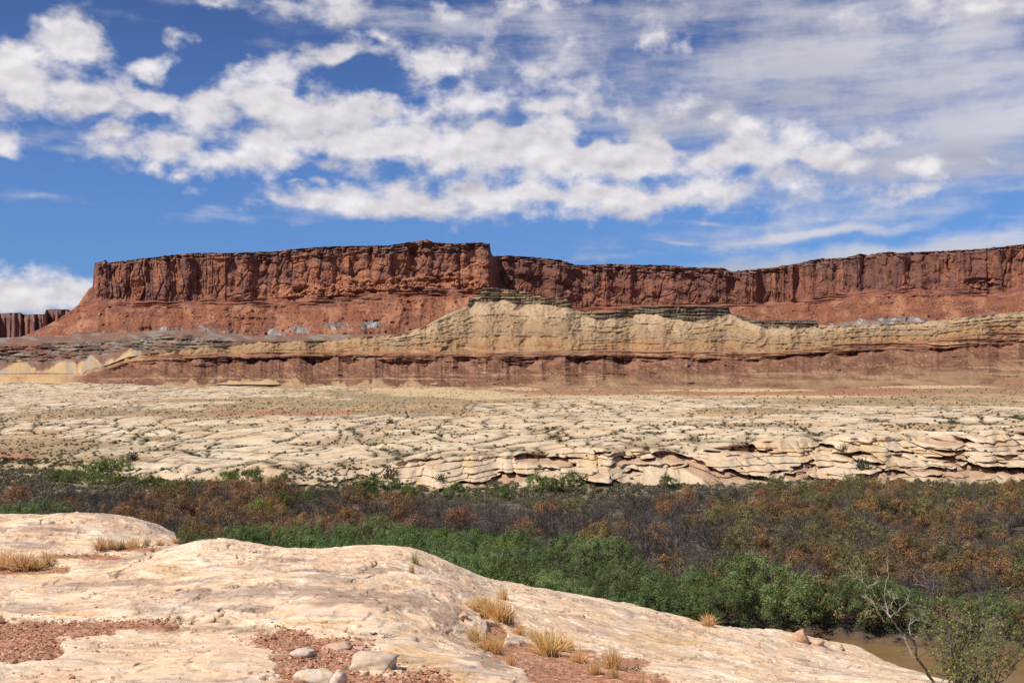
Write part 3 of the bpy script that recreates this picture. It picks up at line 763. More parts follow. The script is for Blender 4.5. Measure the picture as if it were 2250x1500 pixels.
def build_plain():
    px = np.linspace(-330, 2560, 2200)
    p = px
    u = (p - CX) / F
    Bc = curve([(-330, 1000), (0, 1018), (100, 1024), (300, 1042), (400, 1052), (600, 1060), (750, 1064), (1000, 1066), (1300, 1062), (1500, 1064), (1700, 1056), (2000, 1052), (2250, 1056), (2560, 1056)])(p) + 5 * fbm(p / 90, 0 * p, 3, 131)
    Tc = curve([(-330, 990), (0, 1006), (100, 1012), (300, 1024), (500, 1030), (700, 1032), (850, 1022), (950, 1005), (1100, 1000), (1300, 988), (1500, 990), (1700, 968), (1900, 962), (2100, 955), (2250, 944), (2560, 935)])(p)
    rB = 26.3 * F / (Bc - HOR) + 5 * fbm(p / 120, 0 * p, 3, 132)
    rT = rB + 6 + (Bc - Tc) * 0.30
    c3 = curve([(-330, 938), (0, 940), (600, 945), (1100, 942), (1600, 930), (2250, 912), (2560, 905)])(p)
    r3 = curve([(-330, 430), (0, 425), (600, 395), (1100, 370), (1600, 360), (2250, 355), (2560, 355)])(p)
    c4 = curve([(-330, 890), (900, 890), (1500, 886), (2250, 872), (2560, 868)])(p)
    r4 = 590 + 0 * p
    c5 = curve([(-330, 845), (0, 844), (300, 842), (900, 846), (1500, 846), (1900, 842), (2250, 826), (2560, 818)])(p)
    r5 = 960 + 0 * p
    kp = np.stack([Bc + 22, Bc, Tc, c3, c4, c5, c5 - 14])
    kr = np.stack([rB - 6, rB, rT, r3, r4, r5, r5 + 110])
    py, r, k = sheet(px, kp, kr, [14, 190, 150, 130, 110, 14])
    z = -(py - HOR) / F * r
    z = smooth_rows(z, 7)
    r = smooth_rows(r, 7)
    P2 = np.broadcast_to(p, py.shape)
    x = u * r
    y = r
    rim = sst(k, 0.02, 0.15) * (1 - sst(k, 1.75, 2.1))
    steep = rim * sst(np.broadcast_to(Bc - Tc, py.shape), 16, 45)
    wx = x + 5 * fbm(x / 30, y / 50, 3, 133)
    wy = y + 16 * fbm(x / 35, y / 80, 3, 134)
    V1 = voro(wx / 18, wy / 40, 11)
    V2 = voro(wx / 75, wy / 110, 12)
    V3 = voro(wx / 8.0, wy / 15, 13)
    e1, e2, e3 = V1[1] - V1[0], V2[1] - V2[0], V3[1] - V3[0]
    big = sst(fbm(x / 60, y / 90, 3, 135), -0.25, 0.25)           # where the pavement is broken small
    dome = 0.40 * (1 - np.exp(-e1 * 9.0)) + 0.40 * (1 - np.exp(-e2 * 14.0)) + 0.25 * (1 - np.exp(-e3 * 8)) * big
    stp = 0.40 * (V1[2] - .5) + 0.55 * (V2[2] - .5) + 0.22 * (V3[2] - .5) * big
    tilt = V1[5] * -0.35 + V2[5] * -0.45
    pl = perlin(x / 48 + 0.3 * fbm(x / 12, y / 30, 3, 251), wy / 17 + 0.25 * fbm(x / 9, y / 20, 3, 252), 253)
    cl2 = np.exp(-(pl / 0.055) ** 2) * sst(fbm(x / 22, y / 40, 3, 254), -0.2, 0.2)
    h = (dome + stp + tilt) * (0.27 + 0.18 * sst(r, 700, 300)) + 0.22 * fbm(x / 60, y / 110, 3, 136) + 0.12 * fbm(x / 3, y / 5, 3, 137)
    # ledged edge: beds of unequal hardness, undercut by turns
    zb = z + 0.5 * fbm(x / 70, y / 70, 2, 138) + 0.08 * fbm(x / 9, y / 9, 3, 238) - 0.012 * x
    zb = zb + 0.35 * perlin(zb / 2.3, x / 120, 239)
    th = 0.95
    zi = np.floor(zb / th)
    fr = zb / th - zi
    vb = voro((x + 1.0 * perlin(x / 5, z / 4, 141)) / 8.0, zi * 3.37 + 0.5, 14, 0.6)
    vj = voro((x + 2.0 * perlin(x / 9, z / 4, 241)) / 13.0, z / 7.0 + 0.5, 17, 0.8)
    soft = sst(fbm(x / 15, zi * 1.71, 3, 142), 0.10, 0.25)
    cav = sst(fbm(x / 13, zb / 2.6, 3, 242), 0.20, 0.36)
    seam = (1 - sst(fr, 0.10, 0.22)) * sst(fbm(x / 16, zi * 2.3, 3, 243), -0.25, 0.15)
    dr = 3.4 * (vb[2] - .5) + 3.2 * (vj[2] - .5) + vj[4] * 2.4 * (vj[3] - .5) - 1.4 * seam - 2.2 * soft - 6.5 * cav + 1.0 * fbm(x / 4, z / 2, 5, 143)
    dr = dr - 1.2 * np.exp(-((vb[1] - vb[0]) / .06) ** 2) - 1.8 * np.exp(-((vj[1] - vj[0]) / .05) ** 2)
    kk = np.clip(k - 1, 0, 1)
    dr = dr * steep * (1 - 0.7 * sst(kk, 0.85, 1.0))
    h = h - 0.40 * np.exp(-(e1 / 0.08) ** 2) - 0.25 * cl2 - 0.3 * np.exp(-(e2 / 0.03) ** 2)
    zz = z + h * (1 - 0.75 * steep) * sst(k, 0.3, 1.2)
    Y = r - dr
    V = np.stack([u * Y, Y, zz], -1)
    # colours
    N = py.shape
    c0 = np.zeros(N + (3,))
    c = cmix(c0 + (0.67, 0.51, 0.325), (0.72, 0.585, 0.395), sst(fbm(x / 20, y / 30, 4, 151), -0.1, 0.5))
    c = cmix(c, (0.66, 0.43, 0.24), sst(fbm(x / 26, y / 40, 4, 152), 0.15, 0.6) * 0.65)
    c = cmix(c, (0.46, 0.36, 0.27), sst(fbm(x / 6, y / 12, 4, 153), 0.2, 0.7) * 0.55)
    crack = np.maximum(np.exp(-(e1 / 0.12) ** 2), np.maximum(np.exp(-(e2 / 0.05) ** 2), 0.9 * np.maximum(big, 0.4) * np.exp(-(e3 / 0.16) ** 2)))
    pl3 = perlin(x / 34 + 0.3 * fbm(x / 8, y / 20, 3, 255), wy / 7.5 + 0.25 * fbm(x / 7, y / 12, 3, 256), 257)
    cl3 = np.exp(-(pl3 / 0.06) ** 2) * sst(fbm(x / 18, y / 30, 3, 258), 0.0, 0.3) * sst(r, 620, 420)
    crack = np.maximum(crack, np.maximum(0.9 * cl2, 0.75 * cl3))  # bedding lines join the cracks: dark colour for scrub and painted undercut shade
    crack = crack * sst(fbm(x / 9, y / 12, 3, 154), -0.75, -0.1)
    crackc = cmix(c0 + (0.15, 0.105, 0.058), (0.065, 0.058, 0.034), sst(fbm(x / 4, y / 6, 3, 155), -.1, .4))
    c = c + (crackc - c) * (0.95 * crack * (1 - steep))[..., None]
    soil = blobmask(P2, py, [(640, 892, 270, 26), (900, 880, 300, 24), (330, 912, 260, 14), (1100, 862, 420, 22), (1500, 858, 500, 20), (2000, 850, 420, 26), (950, 905, 140, 12), (120, 975, 170, 14), (20, 995, 110, 26), (330, 965, 90, 8), (1650, 905, 160, 8),
                             (1700, 935, 120, 5), (1900, 880, 300, 16), (2150, 880, 160, 14), (2230, 850, 200, 26)])
    soil = np.maximum(soil, 1.2 * sst(py, 884, 862) * sst(P2, 860, 1100))
    soilm = sst(soil + 0.65 * fbm(x / 55, y / 70, 5, 156) - 0.12, 0.10, 0.55)
    soilm = np.maximum(soilm, sst(fbm(x / 40, y / 60, 4, 157) - 0.25 * e1, 0.32, 0.5) * 0.6) * (1 - steep)
    sc = cmix(c0 + (0.36, 0.255, 0.145), (0.48, 0.30, 0.15), sst(fbm(x / 40, y / 90, 4, 158), 0.0, 0.5))
    sc = cmix(sc, (0.20, 0.165, 0.088), sst(fbm(x / 5, y / 14, 4, 159), 0.05, 0.5) * 0.7)
    redp = blobmask(P2, py, [(1400, 848, 360, 14), (1850, 842, 460, 14), (1250, 862, 160, 5), (1900, 862, 260, 5), (20, 1000, 100, 16), (640, 908, 160, 7), (1560, 860, 220, 6), (1750, 868, 200, 5)])
    sc = cmix(sc, (0.40, 0.18, 0.10), sst(redp + 0.5 * fbm(x / 40, y / 90, 4, 160), 0.2, 0.6) * 0.8)
    topr = sst(py + 6 * fbm(x / 60, y / 60, 4, 262), 874, 846) * sst(P2, 880, 1150)
    sc = cmix(sc, (0.30, 0.135, 0.072), topr * (0.55 + 0.4 * sst(fbm(x / 60, y / 40, 4, 263), -0.3, 0.3)))
    yelp = blobmask(P2, py, [(930, 858, 130, 14), (1040, 868, 120, 11), (1620, 857, 200, 4), (1200, 850, 160, 8), (1700, 872, 260, 4), (2000, 850, 200, 4), (1350, 872, 200, 5)])
    sc = cmix(sc, (0.57, 0.41, 0.22), sst(yelp + 0.4 * fbm(x / 30, y / 60, 4, 161), 0.25, 0.6) * 0.9)
    c = c + (sc - c) * soilm[..., None]
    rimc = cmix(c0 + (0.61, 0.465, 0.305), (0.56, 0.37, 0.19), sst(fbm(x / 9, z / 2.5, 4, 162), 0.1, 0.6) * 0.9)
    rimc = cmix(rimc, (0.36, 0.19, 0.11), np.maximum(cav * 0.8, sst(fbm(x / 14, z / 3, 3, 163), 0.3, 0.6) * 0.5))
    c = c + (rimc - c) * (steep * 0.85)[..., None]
    c = cmix(c, (0.30, 0.22, 0.13), 1 - sst(k + 0.2 * fbm(x / 8, z / 3, 3, 164), 0.4, 1.05))
    structure(mesh_obj("rock_plain", V, grid_faces(*N), c, MAT_SLAB))
    PLAIN.update(V=V, k=k, px=P2, py=py, crack=crack, soil=soilm, steep=steep)


# ------------------------------------------------------------------ flood plain and river
WATER_Z, FLOOD_Z = -27.9, -27.0
bank_r = curve([(-600, 70), (1000, 90), (1500, 108), (1640, 113.5), (1760, 114), (1850, 112), (1900, 110.5), (2100, 108), (2200, 106.5), (2250, 106), (2700, 100)])


def build_flood():
    px = np.linspace(-420, 2650, 900)
    t = np.linspace(0, 1, 420)[:, None]
    u = (px - CX) / F
    rb = bank_r(px) + 1.2 * fbm(px / 60, 0 * px, 4, 171)
    r = rb - 6 + (320 - rb) * t ** 1.25
    x = u * r
    d = r - rb
    n = fbm(x / 14, r / 14, 4, 172)
    z = lerp(WATER_Z - 0.9, FLOOD_Z, sst(d, -4.5, 3.5)) + 0.25 * n * sst(d, 0, 6) + 0.08 * fbm(x / 1.5, r / 1.5, 3, 173)
    P2 = np.broadcast_to(px, r.shape)
    bar = np.exp(-((P2 - 1730) / 120) ** 2) * sst(d, -6, -4.2) * (1 - sst(d, 0.5, 3))
    z = np.maximum(z, lerp(-40, WATER_Z + 0.05 * np.sin(r * 5.2 + 0.8 * n) + 0.02, sst(bar, 0.10, 0.35)))
    c0 = np.zeros(r.shape + (3,))
    c = cmix(c0 + (0.085, 0.068, 0.052), (0.16, 0.115, 0.075), sst(fbm(x / 9, r / 9, 4, 174), -.1, .5))
    c = cmix(c, (0.33, 0.245, 0.15), sst(r + 16 * n, 215, 250))
    c = cmix(c, (0.20, 0.175, 0.09), sst(fbm(x / 7, r / 7, 4, 175), 0, .4) * sst(r, 200, 240))
    c = cmix(c, (0.135, 0.082, 0.045), 1 - sst(d, -0.5, 2.0))
    structure(mesh_obj("flood_plain", np.stack([x, r + 0 * x, z], -1), grid_faces(*r.shape), c, MAT_SOIL))
    # muddy river
    m = bpy.data.materials.new("muddy_water")
    m.use_nodes = True
    T = NT(m.node_tree)
    P = T.n('ShaderNodeNewGeometry').outputs['Position']
    n1 = T.noise(T.vm('MULTIPLY', P, (0.3, 1.0, 1.0)), 0.35, 5, 0.55)
    n2 = T.noise(T.vm('MULTIPLY', P, (0.5, 1.0, 1.0)), 3.0, 3, 0.5)
    bs = T.n('ShaderNodeBsdfPrincipled')
    T.put(bs.inputs['Base Color'], T.mix(T.smooth(n1, 0.35, 0.65), (0.205, 0.124, 0.052, 1), (0.24, 0.145, 0.062, 1)))
    bs.inputs['Roughness'].default_value = 0.22
    bs.inputs['Specular IOR Level'].default_value = 0.22
    bp = T.n('ShaderNodeBump')
    bp.inputs['Strength'].default_value = 0.35
    bp.inputs['Distance'].default_value = 0.06
    T.put(bp.inputs['Height'], T.m('ADD', n1, T.m('MULTIPLY', n2, 0.35)))
    T.put(bs.inputs['Normal'], bp.outputs[0])
    o = T.n('ShaderNodeOutputMaterial')
    T.put(o.inputs[0], bs.outputs[0])
    xs = np.linspace(-120, 160, 30)
    ys = np.linspace(30, 150, 14)
    X, Y = np.meshgrid(xs, ys)
    structure(mesh_obj("river", np.stack([X, Y, np.full_like(X, WATER_Z)], -1), grid_faces(*X.shape), None, m))
    # one wide sheet under everything, out to the horizon
    a = np.array([[-9000, -3000, -34.0], [9000, -3000, -34], [9000, 14000, -34], [-9000, 14000, -34]])
    structure(mesh_obj("desert_ground", a, np.array([[0, 1, 2, 3]]), np.zeros((4, 3)) + (0.36, 0.20, 0.12), MAT_SOIL))


build_mesa()
build_far_mesa()
build_ledges()
build_bench()
build_plain()
build_flood()

# ------------------------------------------------------------------ the slickrock underfoot
FG_PTS = [  # frame column, frame row, depth
    (0, 1500, 7), (280, 1500, 6.9), (560, 1500, 7), (850, 1500, 7.1), (1130, 1500, 7.3), (1300, 1500, 8.4), (1500, 1500, 9.3), (1800, 1500, 10.6), (2080, 1505, 12.3), (2250, 1520, 12.6),
    (-250, 1500, 7), (-250, 1300, 11), (-250, 1140, 16.5), (2450, 1540, 13), (-100, 1390, 9.0),
    (60, 1390, 9), (300, 1372, 9.5), (300, 1300, 11.5), (0, 1300, 11.5), (50, 1246, 13.4), (130, 1240, 13.6), (250, 1208, 15), (390, 1193, 16.3),
    (230, 1137, 16.5), (0, 1140, 16.5), (330, 1152, 16.8), (392, 1184, 16.8), (100, 1190, 14.9), (-100, 1190, 14.9), (230, 1170, 15.6),
    (485, 1181, 14.9), (410, 1190, 14.6), (560, 1196, 15), (690, 1204, 15), (800, 1199, 15), (900, 1204, 15), (985, 1231, 14.5), (500, 1255, 12.2), (500, 1300, 11), (800, 1300, 11.2), (700, 1400, 9),
    (400, 1430, 8.3), (950, 1280, 12.3), (900, 1400, 9.2), (1000, 1450, 8.5), (1000, 1340, 10.8), (300, 1240, 13.2), (700, 1245, 12.9), (650, 1340, 10.2), (860, 1240, 13.3),
    (1035, 1300, 12.6), (1060, 1340, 12.0), (1090, 1385, 11.2), (1120, 1430, 10.4), (1180, 1440, 10.3), (1250, 1440, 10.5), (1350, 1470, 9.7), (1400, 1490, 9.3), (1250, 1480, 9.3),
    (1070, 1300, 14.2), (1087, 1275, 15.6), (1150, 1315, 14.4), (1240, 1301, 16), (1350, 1330, 15.2), (1300, 1385, 12.6), (1460, 1351, 16), (1560, 1372, 15.6), (1450, 1420, 12.2), (1720, 1388, 16.6),
    (1700, 1440, 13.4), (1880, 1421, 17), (1900, 1480, 13.2), (1960, 1465, 15.6), (2060, 1492, 14.6), (1560, 1450, 11.8),
]
FG_EDGE = curve([(-300, 17.0), (0, 17.0), (230, 17.0), (330, 17.2), (385, 17.0), (400, 15.2), (485, 15.3), (560, 15.3), (800, 15.4), (985, 14.9), (1060, 15.0), (1087, 15.9), (1240, 16.3), (1460, 16.3), (1560, 15.9), (1720, 16.9), (1880, 17.2), (1960, 15.9), (2060, 14.9), (2250, 13.6), (2500, 13)])
FG_LINE = curve([(-300, 1140), (0, 1139), (230, 1136), (330, 1151), (396, 1186), (485, 1181), (560, 1196), (690, 1203), (800, 1198), (900, 1203), (985, 1231), (1080, 1270), (1240, 1301), (1460, 1351), (1560, 1372), (1720, 1388), (1880, 1421), (1960, 1468), (2080, 1500), (2300, 1520)])
_fp = np.array([((a - CX) / F * r, r, -(b - HOR) / F * r) for a, b, r in FG_PTS])


def _tps():
    X = _fp[:, :2]
    d = np.sqrt(((X[:, None] - X[None]) ** 2).sum(-1))
    Kx = np.where(d > 0, d * d * np.log(d + 1e-9), 0) + 0.02 * np.eye(len(X))
    Pm = np.concatenate([np.ones((len(X), 1)), X], 1)
    A = np.block([[Kx, Pm], [Pm.T, np.zeros((3, 3))]])
    return np.linalg.solve(A, np.concatenate([_fp[:, 2], np.zeros(3)]))


_W = _tps()


def fg_height(x, y):
    x = np.asarray(x, float)
    y = np.asarray(y, float)
    z = _W[-3] + _W[-2] * x + _W[-1] * y
    for i, (a, b, _) in enumerate(_fp):
        d2 = (x - a) ** 2 + (y - b) ** 2 + 1e-9
        z = z + _W[i] * 0.5 * d2 * np.log(d2)
    e = np.maximum(0, y - FG_EDGE(CX + F * x / y))
    return z - np.where(e < 1.2, 0.35 * e * e, 0.504 + 0.84 * (e - 1.2)) - 0.8 * np.maximum(0, e - 3)


def soil_mask(px, py, x, y):
    m = blobmask(px, py, [(10, 1395, 150, 40), (50, 1420, 90, 40), (-60, 1400, 140, 50), (120, 1385, 130, 16), (250, 1369, 150, 9), (350, 1367, 45, 6), (640, 1410, 75, 28), (700, 1450, 100, 42), (740, 1420, 80, 24), (840, 1490, 150, 16), (680, 1490, 70, 24), (590, 1400, 30, 14),
                          (1230, 1460, 110, 36), (1320, 1480, 110, 30), (1350, 1450, 80, 16), (1140, 1430, 60, 20), (1090, 1395, 25, 26), (1420, 1500, 60, 22), (1240, 1505, 90, 30), (180, 1222, 90, 7), (60, 1248, 90, 10), (300, 1204, 60, 5), (1070, 1340, 18, 24)])
    return sst(m + 0.30 * fbm(x / 0.35, y / 0.5, 4, 301), 0.28, 0.42)


def build_slickrock():
    px = np.linspace(-260, 2510, 1500)
    u = (px - CX) / F
    r = np.concatenate([np.geomspace(4.6, 18.5, 840), np.geomspace(18.6, 46, 60)])[:, None]
    x = u * r
    y = np.broadcast_to(r, x.shape)
    z = fg_height(x, y)
    P2 = np.broadcast_to(px, x.shape)
    py = HOR - F * z / y
    e = y - FG_EDGE(P2)
    soil = soil_mask(P2, py, x, y)
    # weathering: low swells, fine cross-bedding that follows the form, scabs, a few joints
    sw = fbm(x / 1.3, y / 1.8, 4, 302)
    lam = z * 1.0 + 0.10 * x + 0.04 * y + 0.10 * fbm(x / 1.5, y / 1.5, 3, 303)
    l1 = perlin(lam / 0.035, x / 3.0, 304)
    l2 = perlin(lam / 0.012, x / 1.5, 305)
    scab = sst(fbm(x / 0.45, y / 0.6, 4, 306), 0.10, 0.22)
    scab2 = sst(fbm(x / 1.1, y / 1.3, 5, 307), 0.12, 0.17)
    jl = np.abs(perlin((x * 0.8 + y * 0.35) / 2.2 + 0.25 * fbm(x / .8, y / .8, 3, 308), (y - x * .3) / 9.0, 309))
    joint = np.exp(-(jl / 0.014) ** 2) * sst(fbm(x / 1.6, y / 1.6, 2, 310), 0.05, 0.3)
    jl2 = np.abs(perlin((y * 0.9 - x * 0.25) / 1.7 + 0.3 * fbm(x / .7, y / .7, 3, 311), (x + y * .3) / 7.0, 312))
    joint = np.maximum(joint, np.exp(-(jl2 / 0.014) ** 2) * sst(fbm(x / 1.4, y / 1.4, 2, 313), 0.10, 0.35))
    flake = sst(fbm(x / 0.22, y / 0.16, 4, 330) + 0.3 * l1, 0.20, 0.27) * sst(fbm(x / 1.1, y / 1.1, 2, 331), -0.25, 0.15)
    dz = 0.036 * sw + 0.008 * l1 + 0.0030 * l2 - 0.008 * scab - 0.018 * scab2 - 0.014 * flake - 0.06 * joint + 0.0035 * fbm(x / 0.12, y / 0.12, 3, 314)
    dz = dz * (1 - 0.85 * soil) - 0.02 * soil + soil * 0.012 * fbm(x / 0.10, y / 0.10, 4, 315)
    z2 = z + dz * (1 + 2.5 * sst(e, 0.5, 4))
    # colours
    c0 = np.zeros(x.shape + (3,))
    c = cmix(c0 + (0.82, 0.575, 0.365), (0.86, 0.66, 0.455), sst(fbm(x / 0.9, y / 1.1, 5, 321), -0.2, 0.5))
    c = cmix(c, (0.68, 0.43, 0.275), sst(fbm(x / 1.2, y / 1.3, 5, 322) + 0.25 * l1 - 0.12 * sst(P2, 500, 1500), 0.0, 0.5) * 0.55)
    c = cmix(c, (0.42, 0.275, 0.20), sst(fbm(x / 1.4, y / 0.9, 5, 323) + 0.15 * l1, 0.28, 0.65) * 0.62)
    dark = blobmask(P2, py, [(620, 1300, 260, 16), (800, 1310, 200, 26), (980, 1345, 60, 34), (900, 1330, 120, 24), (1080, 1440, 50, 40), (300, 1276, 180, 9), (60, 1190, 70, 10), (90, 1150, 50, 6), (520, 1330, 90, 12), (640, 1225, 70, 6), (750, 1250, 120, 7), (60, 1162, 130, 5)])
    dm = sst(dark + 0.7 * fbm(x / 0.55, y / 0.5, 5, 324) + 0.35 * l1, 0.25, 0.75)
    c = cmix(c, (0.40, 0.27, 0.195), dm * 0.82)
    och = blobmask(P2, py, [(420, 1258, 70, 10), (350, 1246, 60, 6), (900, 1450, 90, 22), (940, 1480, 110, 14), (1440, 1400, 80, 22), (1500, 1395, 60, 14), (1000, 1490, 90, 10), (880, 1420, 60, 8), (700, 1365, 80, 6), (160, 1345, 90, 7), (800, 1285, 90, 6), (630, 1345, 30, 6), (1560, 1365, 50, 8), (90, 1262, 60, 6)])
    c = cmix(c, (0.66, 0.40, 0.16), sst(och + 0.6 * fbm(x / 0.4, y / 0.6, 5, 325), 0.15, 0.75) * 0.55)
    c = cmix(c, (0.60, 0.48, 0.37), sst(fbm(x / 0.8, y / 0.7, 5, 326), 0.30, 0.7) * 0.5)
    c = cmix(c, (0.83, 0.71, 0.55), sst(fbm(x / 0.25, y / 0.35, 4, 327) + 0.3 * l2, 0.25, 0.7) * 0.5)
    c = c * (1 - 0.10 * scab - 0.05 * scab2)[..., None]
    c = c * (1 + 0.12 * l1 + 0.08 * l2)[..., None]
    c = cmix(c, (0.50, 0.31, 0.20), flake * 0.45)
    c = cmix(c, (0.22, 0.15, 0.10), joint * 0.8)
    sc = cmix(c0 + (0.46, 0.225, 0.125), (0.54, 0.30, 0.185), sst(fbm(x / 0.2, y / 0.2, 4, 328), 0, .5))
    sc = cmix(sc, (0.27, 0.115, 0.07), sst(fbm(x / 0.08, y / 0.08, 3, 329), 0.1, .5) * 0.8)
    sc = cmix(sc, (0.46, 0.30, 0.19), sst(P2, 1500, 1050) * 0 + (1 - sst(np.abs(py - 1445), 0, 40)) * 0.2)
    c = c + (sc - c) * soil[..., None]
    structure(mesh_obj("slickrock", np.stack([x, y, z2], -1), grid_faces(*x.shape), c, MAT_SLICK))
    FG.update(x=x, y=y, z=z2, px=px, r=r[:, 0])


FG = {}
build_slickrock()


def ground_at(px, py):
    """point where the view through a frame pixel meets the slickrock"""
    u = (px - CX) / F
    rr = np.linspace(5.0, FG_EDGE(px) + 1.5, 1200)
    zz = fg_height(u * rr, rr)
    row = HOR - F * zz / rr
    hit = np.argmax(row <= py) if (row <= py).any() else int(np.argmin(np.abs(row - py)))
    r = rr[hit]
    # height as modelled, weathering included
    j = int(round((px - FG['px'][0]) / (FG['px'][1] - FG['px'][0])))
    i = int(np.argmin(np.abs(FG['r'] - r)))
    return Vector((u * r, r, float(FG['z'][i, j])))

# ------------------------------------------------------------------ plants and stones: builders
def leaf_mat(name, trans=0.25, vary=0.35, hue=0.02):
    m = bpy.data.materials.new(name)
    m.use_nodes = True
    T = NT(m.node_tree)
    at = T.n('ShaderNodeVertexColor', layer_name="Col").outputs[0]
    rnd = T.n('ShaderNodeObjectInfo').outputs['Random']
    hs = T.n('ShaderNodeHueSaturation')
    T.put(hs.inputs['Color'], at)
    T.put(hs.inputs['Value'], T.m('ADD', 1.0 - vary / 2, T.m('MULTIPLY', rnd, vary)))
    T.put(hs.inputs['Hue'], T.m('ADD', 0.5 - hue, T.m('MULTIPLY', T.m('FRACT', T.m('MULTIPLY', rnd, 7.31)), 2 * hue)))
    bs = T.n('ShaderNodeBsdfPrincipled')
    T.put(bs.inputs['Base Color'], hs.outputs[0])
    bs.inputs['Roughness'].default_value = 0.65
    bs.inputs['Specular IOR Level'].default_value = 0.25
    o = T.n('ShaderNodeOutputMaterial')
    if trans:
        tr = T.n('ShaderNodeBsdfTranslucent')
        T.put(tr.inputs[0], hs.outputs[0])
        mx = T.n('ShaderNodeMixShader')
        mx.inputs[0].default_value = trans
        T.put(mx.inputs[1], bs.outputs[0])
        T.put(mx.inputs[2], tr.outputs[0])
        T.put(o.inputs[0], mx.outputs[0])
    else:
        T.put(o.inputs[0], bs.outputs[0])
    return m


MAT_LEAF = leaf_mat("leaf", 0.30, 0.55, 0.018)
MAT_WOOD = leaf_mat("weathered_wood", 0.0, 0.8, 0.012)
MAT_STRAW = leaf_mat("dry_grass", 0.38, 0.25, 0.01)
MAT_STONE = rock_mat("loose_stone", (6.0, 30.0), 0.01, 0.2, bump=0.6)


class MB:
    """collects tubes, ribbons and leaves of one mesh"""
    def __init__(s):
        s.v, s.q, s.c, s.n = [], [], [], 0

    def add(s, V, Q, C):
        V = np.asarray(V).reshape(-1, 3)
        s.v.append(V)
        s.q.append(np.asarray(Q) + s.n)
        s.c.append(np.broadcast_to(np.asarray(C, float), (len(V), 3)))
        s.n += len(V)

    def tube(s, pts, rad, col, sides=5):
        P = np.asarray(pts, float)
        n = len(P)
        t = np.gradient(P, axis=0)
        t /= np.linalg.norm(t, axis=1)[:, None] + 1e-9
        ref = np.array([0.31, 0.22, 0.92]) if abs(t[0, 2]) < 0.9 else np.array([0.9, 0.3, 0.1])
        a = np.cross(t, ref)
        a /= np.linalg.norm(a, axis=1)[:, None] + 1e-9
        b = np.cross(t, a)
        th = np.linspace(0, 2 * np.pi, sides, endpoint=False)
        rad = np.broadcast_to(np.asarray(rad, float), (n,))
        V = P[:, None] + rad[:, None, None] * (np.cos(th)[None, :, None] * a[:, None] + np.sin(th)[None, :, None] * b[:, None])
        i = np.arange(n * sides).reshape(n, sides)
        j = np.roll(i, -1, 1)
        s.add(V, np.stack([i[:-1], j[:-1], j[1:], i[1:]], -1).reshape(-1, 4), col)

    def leaves(s, C, L, W, col, rng, up=0.0, facing=None):
        """rhombic leaves at centres C, random facing or roughly along the given outward directions"""
        n = len(C)
        a = rng.normal(size=(n, 3))
        a[:, 2] += up
        if facing is not None:
            g = facing + rng.normal(size=(n, 3)) * 0.55
            g /= np.linalg.norm(g, axis=1)[:, None] + 1e-9
            a = a - g * (a * g).sum(1)[:, None]
        a /= np.linalg.norm(a, axis=1)[:, None]
        b = np.cross(a, rng.normal(size=(n, 3)) if facing is None else g)
        b /= np.linalg.norm(b, axis=1)[:, None] + 1e-9
        L = np.broadcast_to(L, (n,))[:, None] * 0.5
        W = np.broadcast_to(W, (n,))[:, None] * 0.5
        V = np.stack([C - a * L, C + b * W, C + a * L, C - b * W], 1)
        col = np.repeat(np.broadcast_to(col, (n, 3)), 4, 0)
        s.add(V, np.arange(n * 4).reshape(n, 4), col)

    def ribbons(s, A, B, w, col):
        """straight slivers from A to B"""
        d = B - A
        sd = np.cross(d, np.random.RandomState(3).normal(size=d.shape))
        sd = sd / (np.linalg.norm(sd, axis=1)[:, None] + 1e-9) * np.broadcast_to(w, (len(A),))[:, None] * 0.5
        V = np.stack([A - sd, A + sd, B + sd * 0.4, B - sd * 0.4], 1)
        s.add(V, np.arange(len(A) * 4).reshape(-1, 4), np.repeat(np.broadcast_to(col, (len(A), 3)), 4, 0))

    def obj(s, name, mat, parent=None, smooth=False):
        return mesh_obj(name, np.concatenate(s.v), np.concatenate(s.q), np.concatenate(s.c), mat, smooth, parent)


def tag(o, label, cat, group=None):
    o['label'] = label
    o['category'] = cat
    if group:
        o['group'] = group
    return o


def empty(name):
    o = bpy.data.objects.new(name, None)
    COL.objects.link(o)
    return o


def copy_tree(o):
    c = o.copy()
    COL.objects.link(c)
    for ch in o.children:
        d = ch.copy()
        COL.objects.link(d)
        d.parent = c
    return c


def branching(rng, n_stem, h, spread, levels=3, kids=5, base_r=0.06, curl=0.25):
    """stems fanning out of one root: list of (points, radius, level)"""
    out = []

    def grow(p, d, L, r, lev):
        n = 4
        pts = [p]
        for i in range(n):
            d = d + rng.normal(size=3) * curl + np.array([0, 0, 0.06])
            d = d / np.linalg.norm(d)
            pts.append(pts[-1] + d * L / n)
        out.append((np.array(pts), np.linspace(r, r * 0.45, n + 1), lev))
        if lev < levels:
            for k in range(kids):
                t = rng.uniform(0.3, 1.0)
                i = min(int(t * n), n - 1)
                q = pts[i] + (pts[i + 1] - pts[i]) * (t * n - i)
                e = d + rng.normal(size=3) * 0.75 + np.array([0, 0, 0.2])
                grow(q, e / np.linalg.norm(e), L * rng.uniform(0.4, 0.65), r * 0.5, lev + 1)

    for k in range(n_stem):
        a = 2 * np.pi * (k + rng.uniform(0, 0.8)) / n_stem
        o = rng.uniform(0.1, 1.0) * spread
        d = np.array([np.cos(a) * o, np.sin(a) * o, 1.0])
        grow(np.array([np.cos(a), np.sin(a), 0]) * 0.15 - np.array([0, 0, 0.25]), d / np.linalg.norm(d), h * rng.uniform(0.55, 0.8), base_r * rng.uniform(0.7, 1.2), 0)
    return out


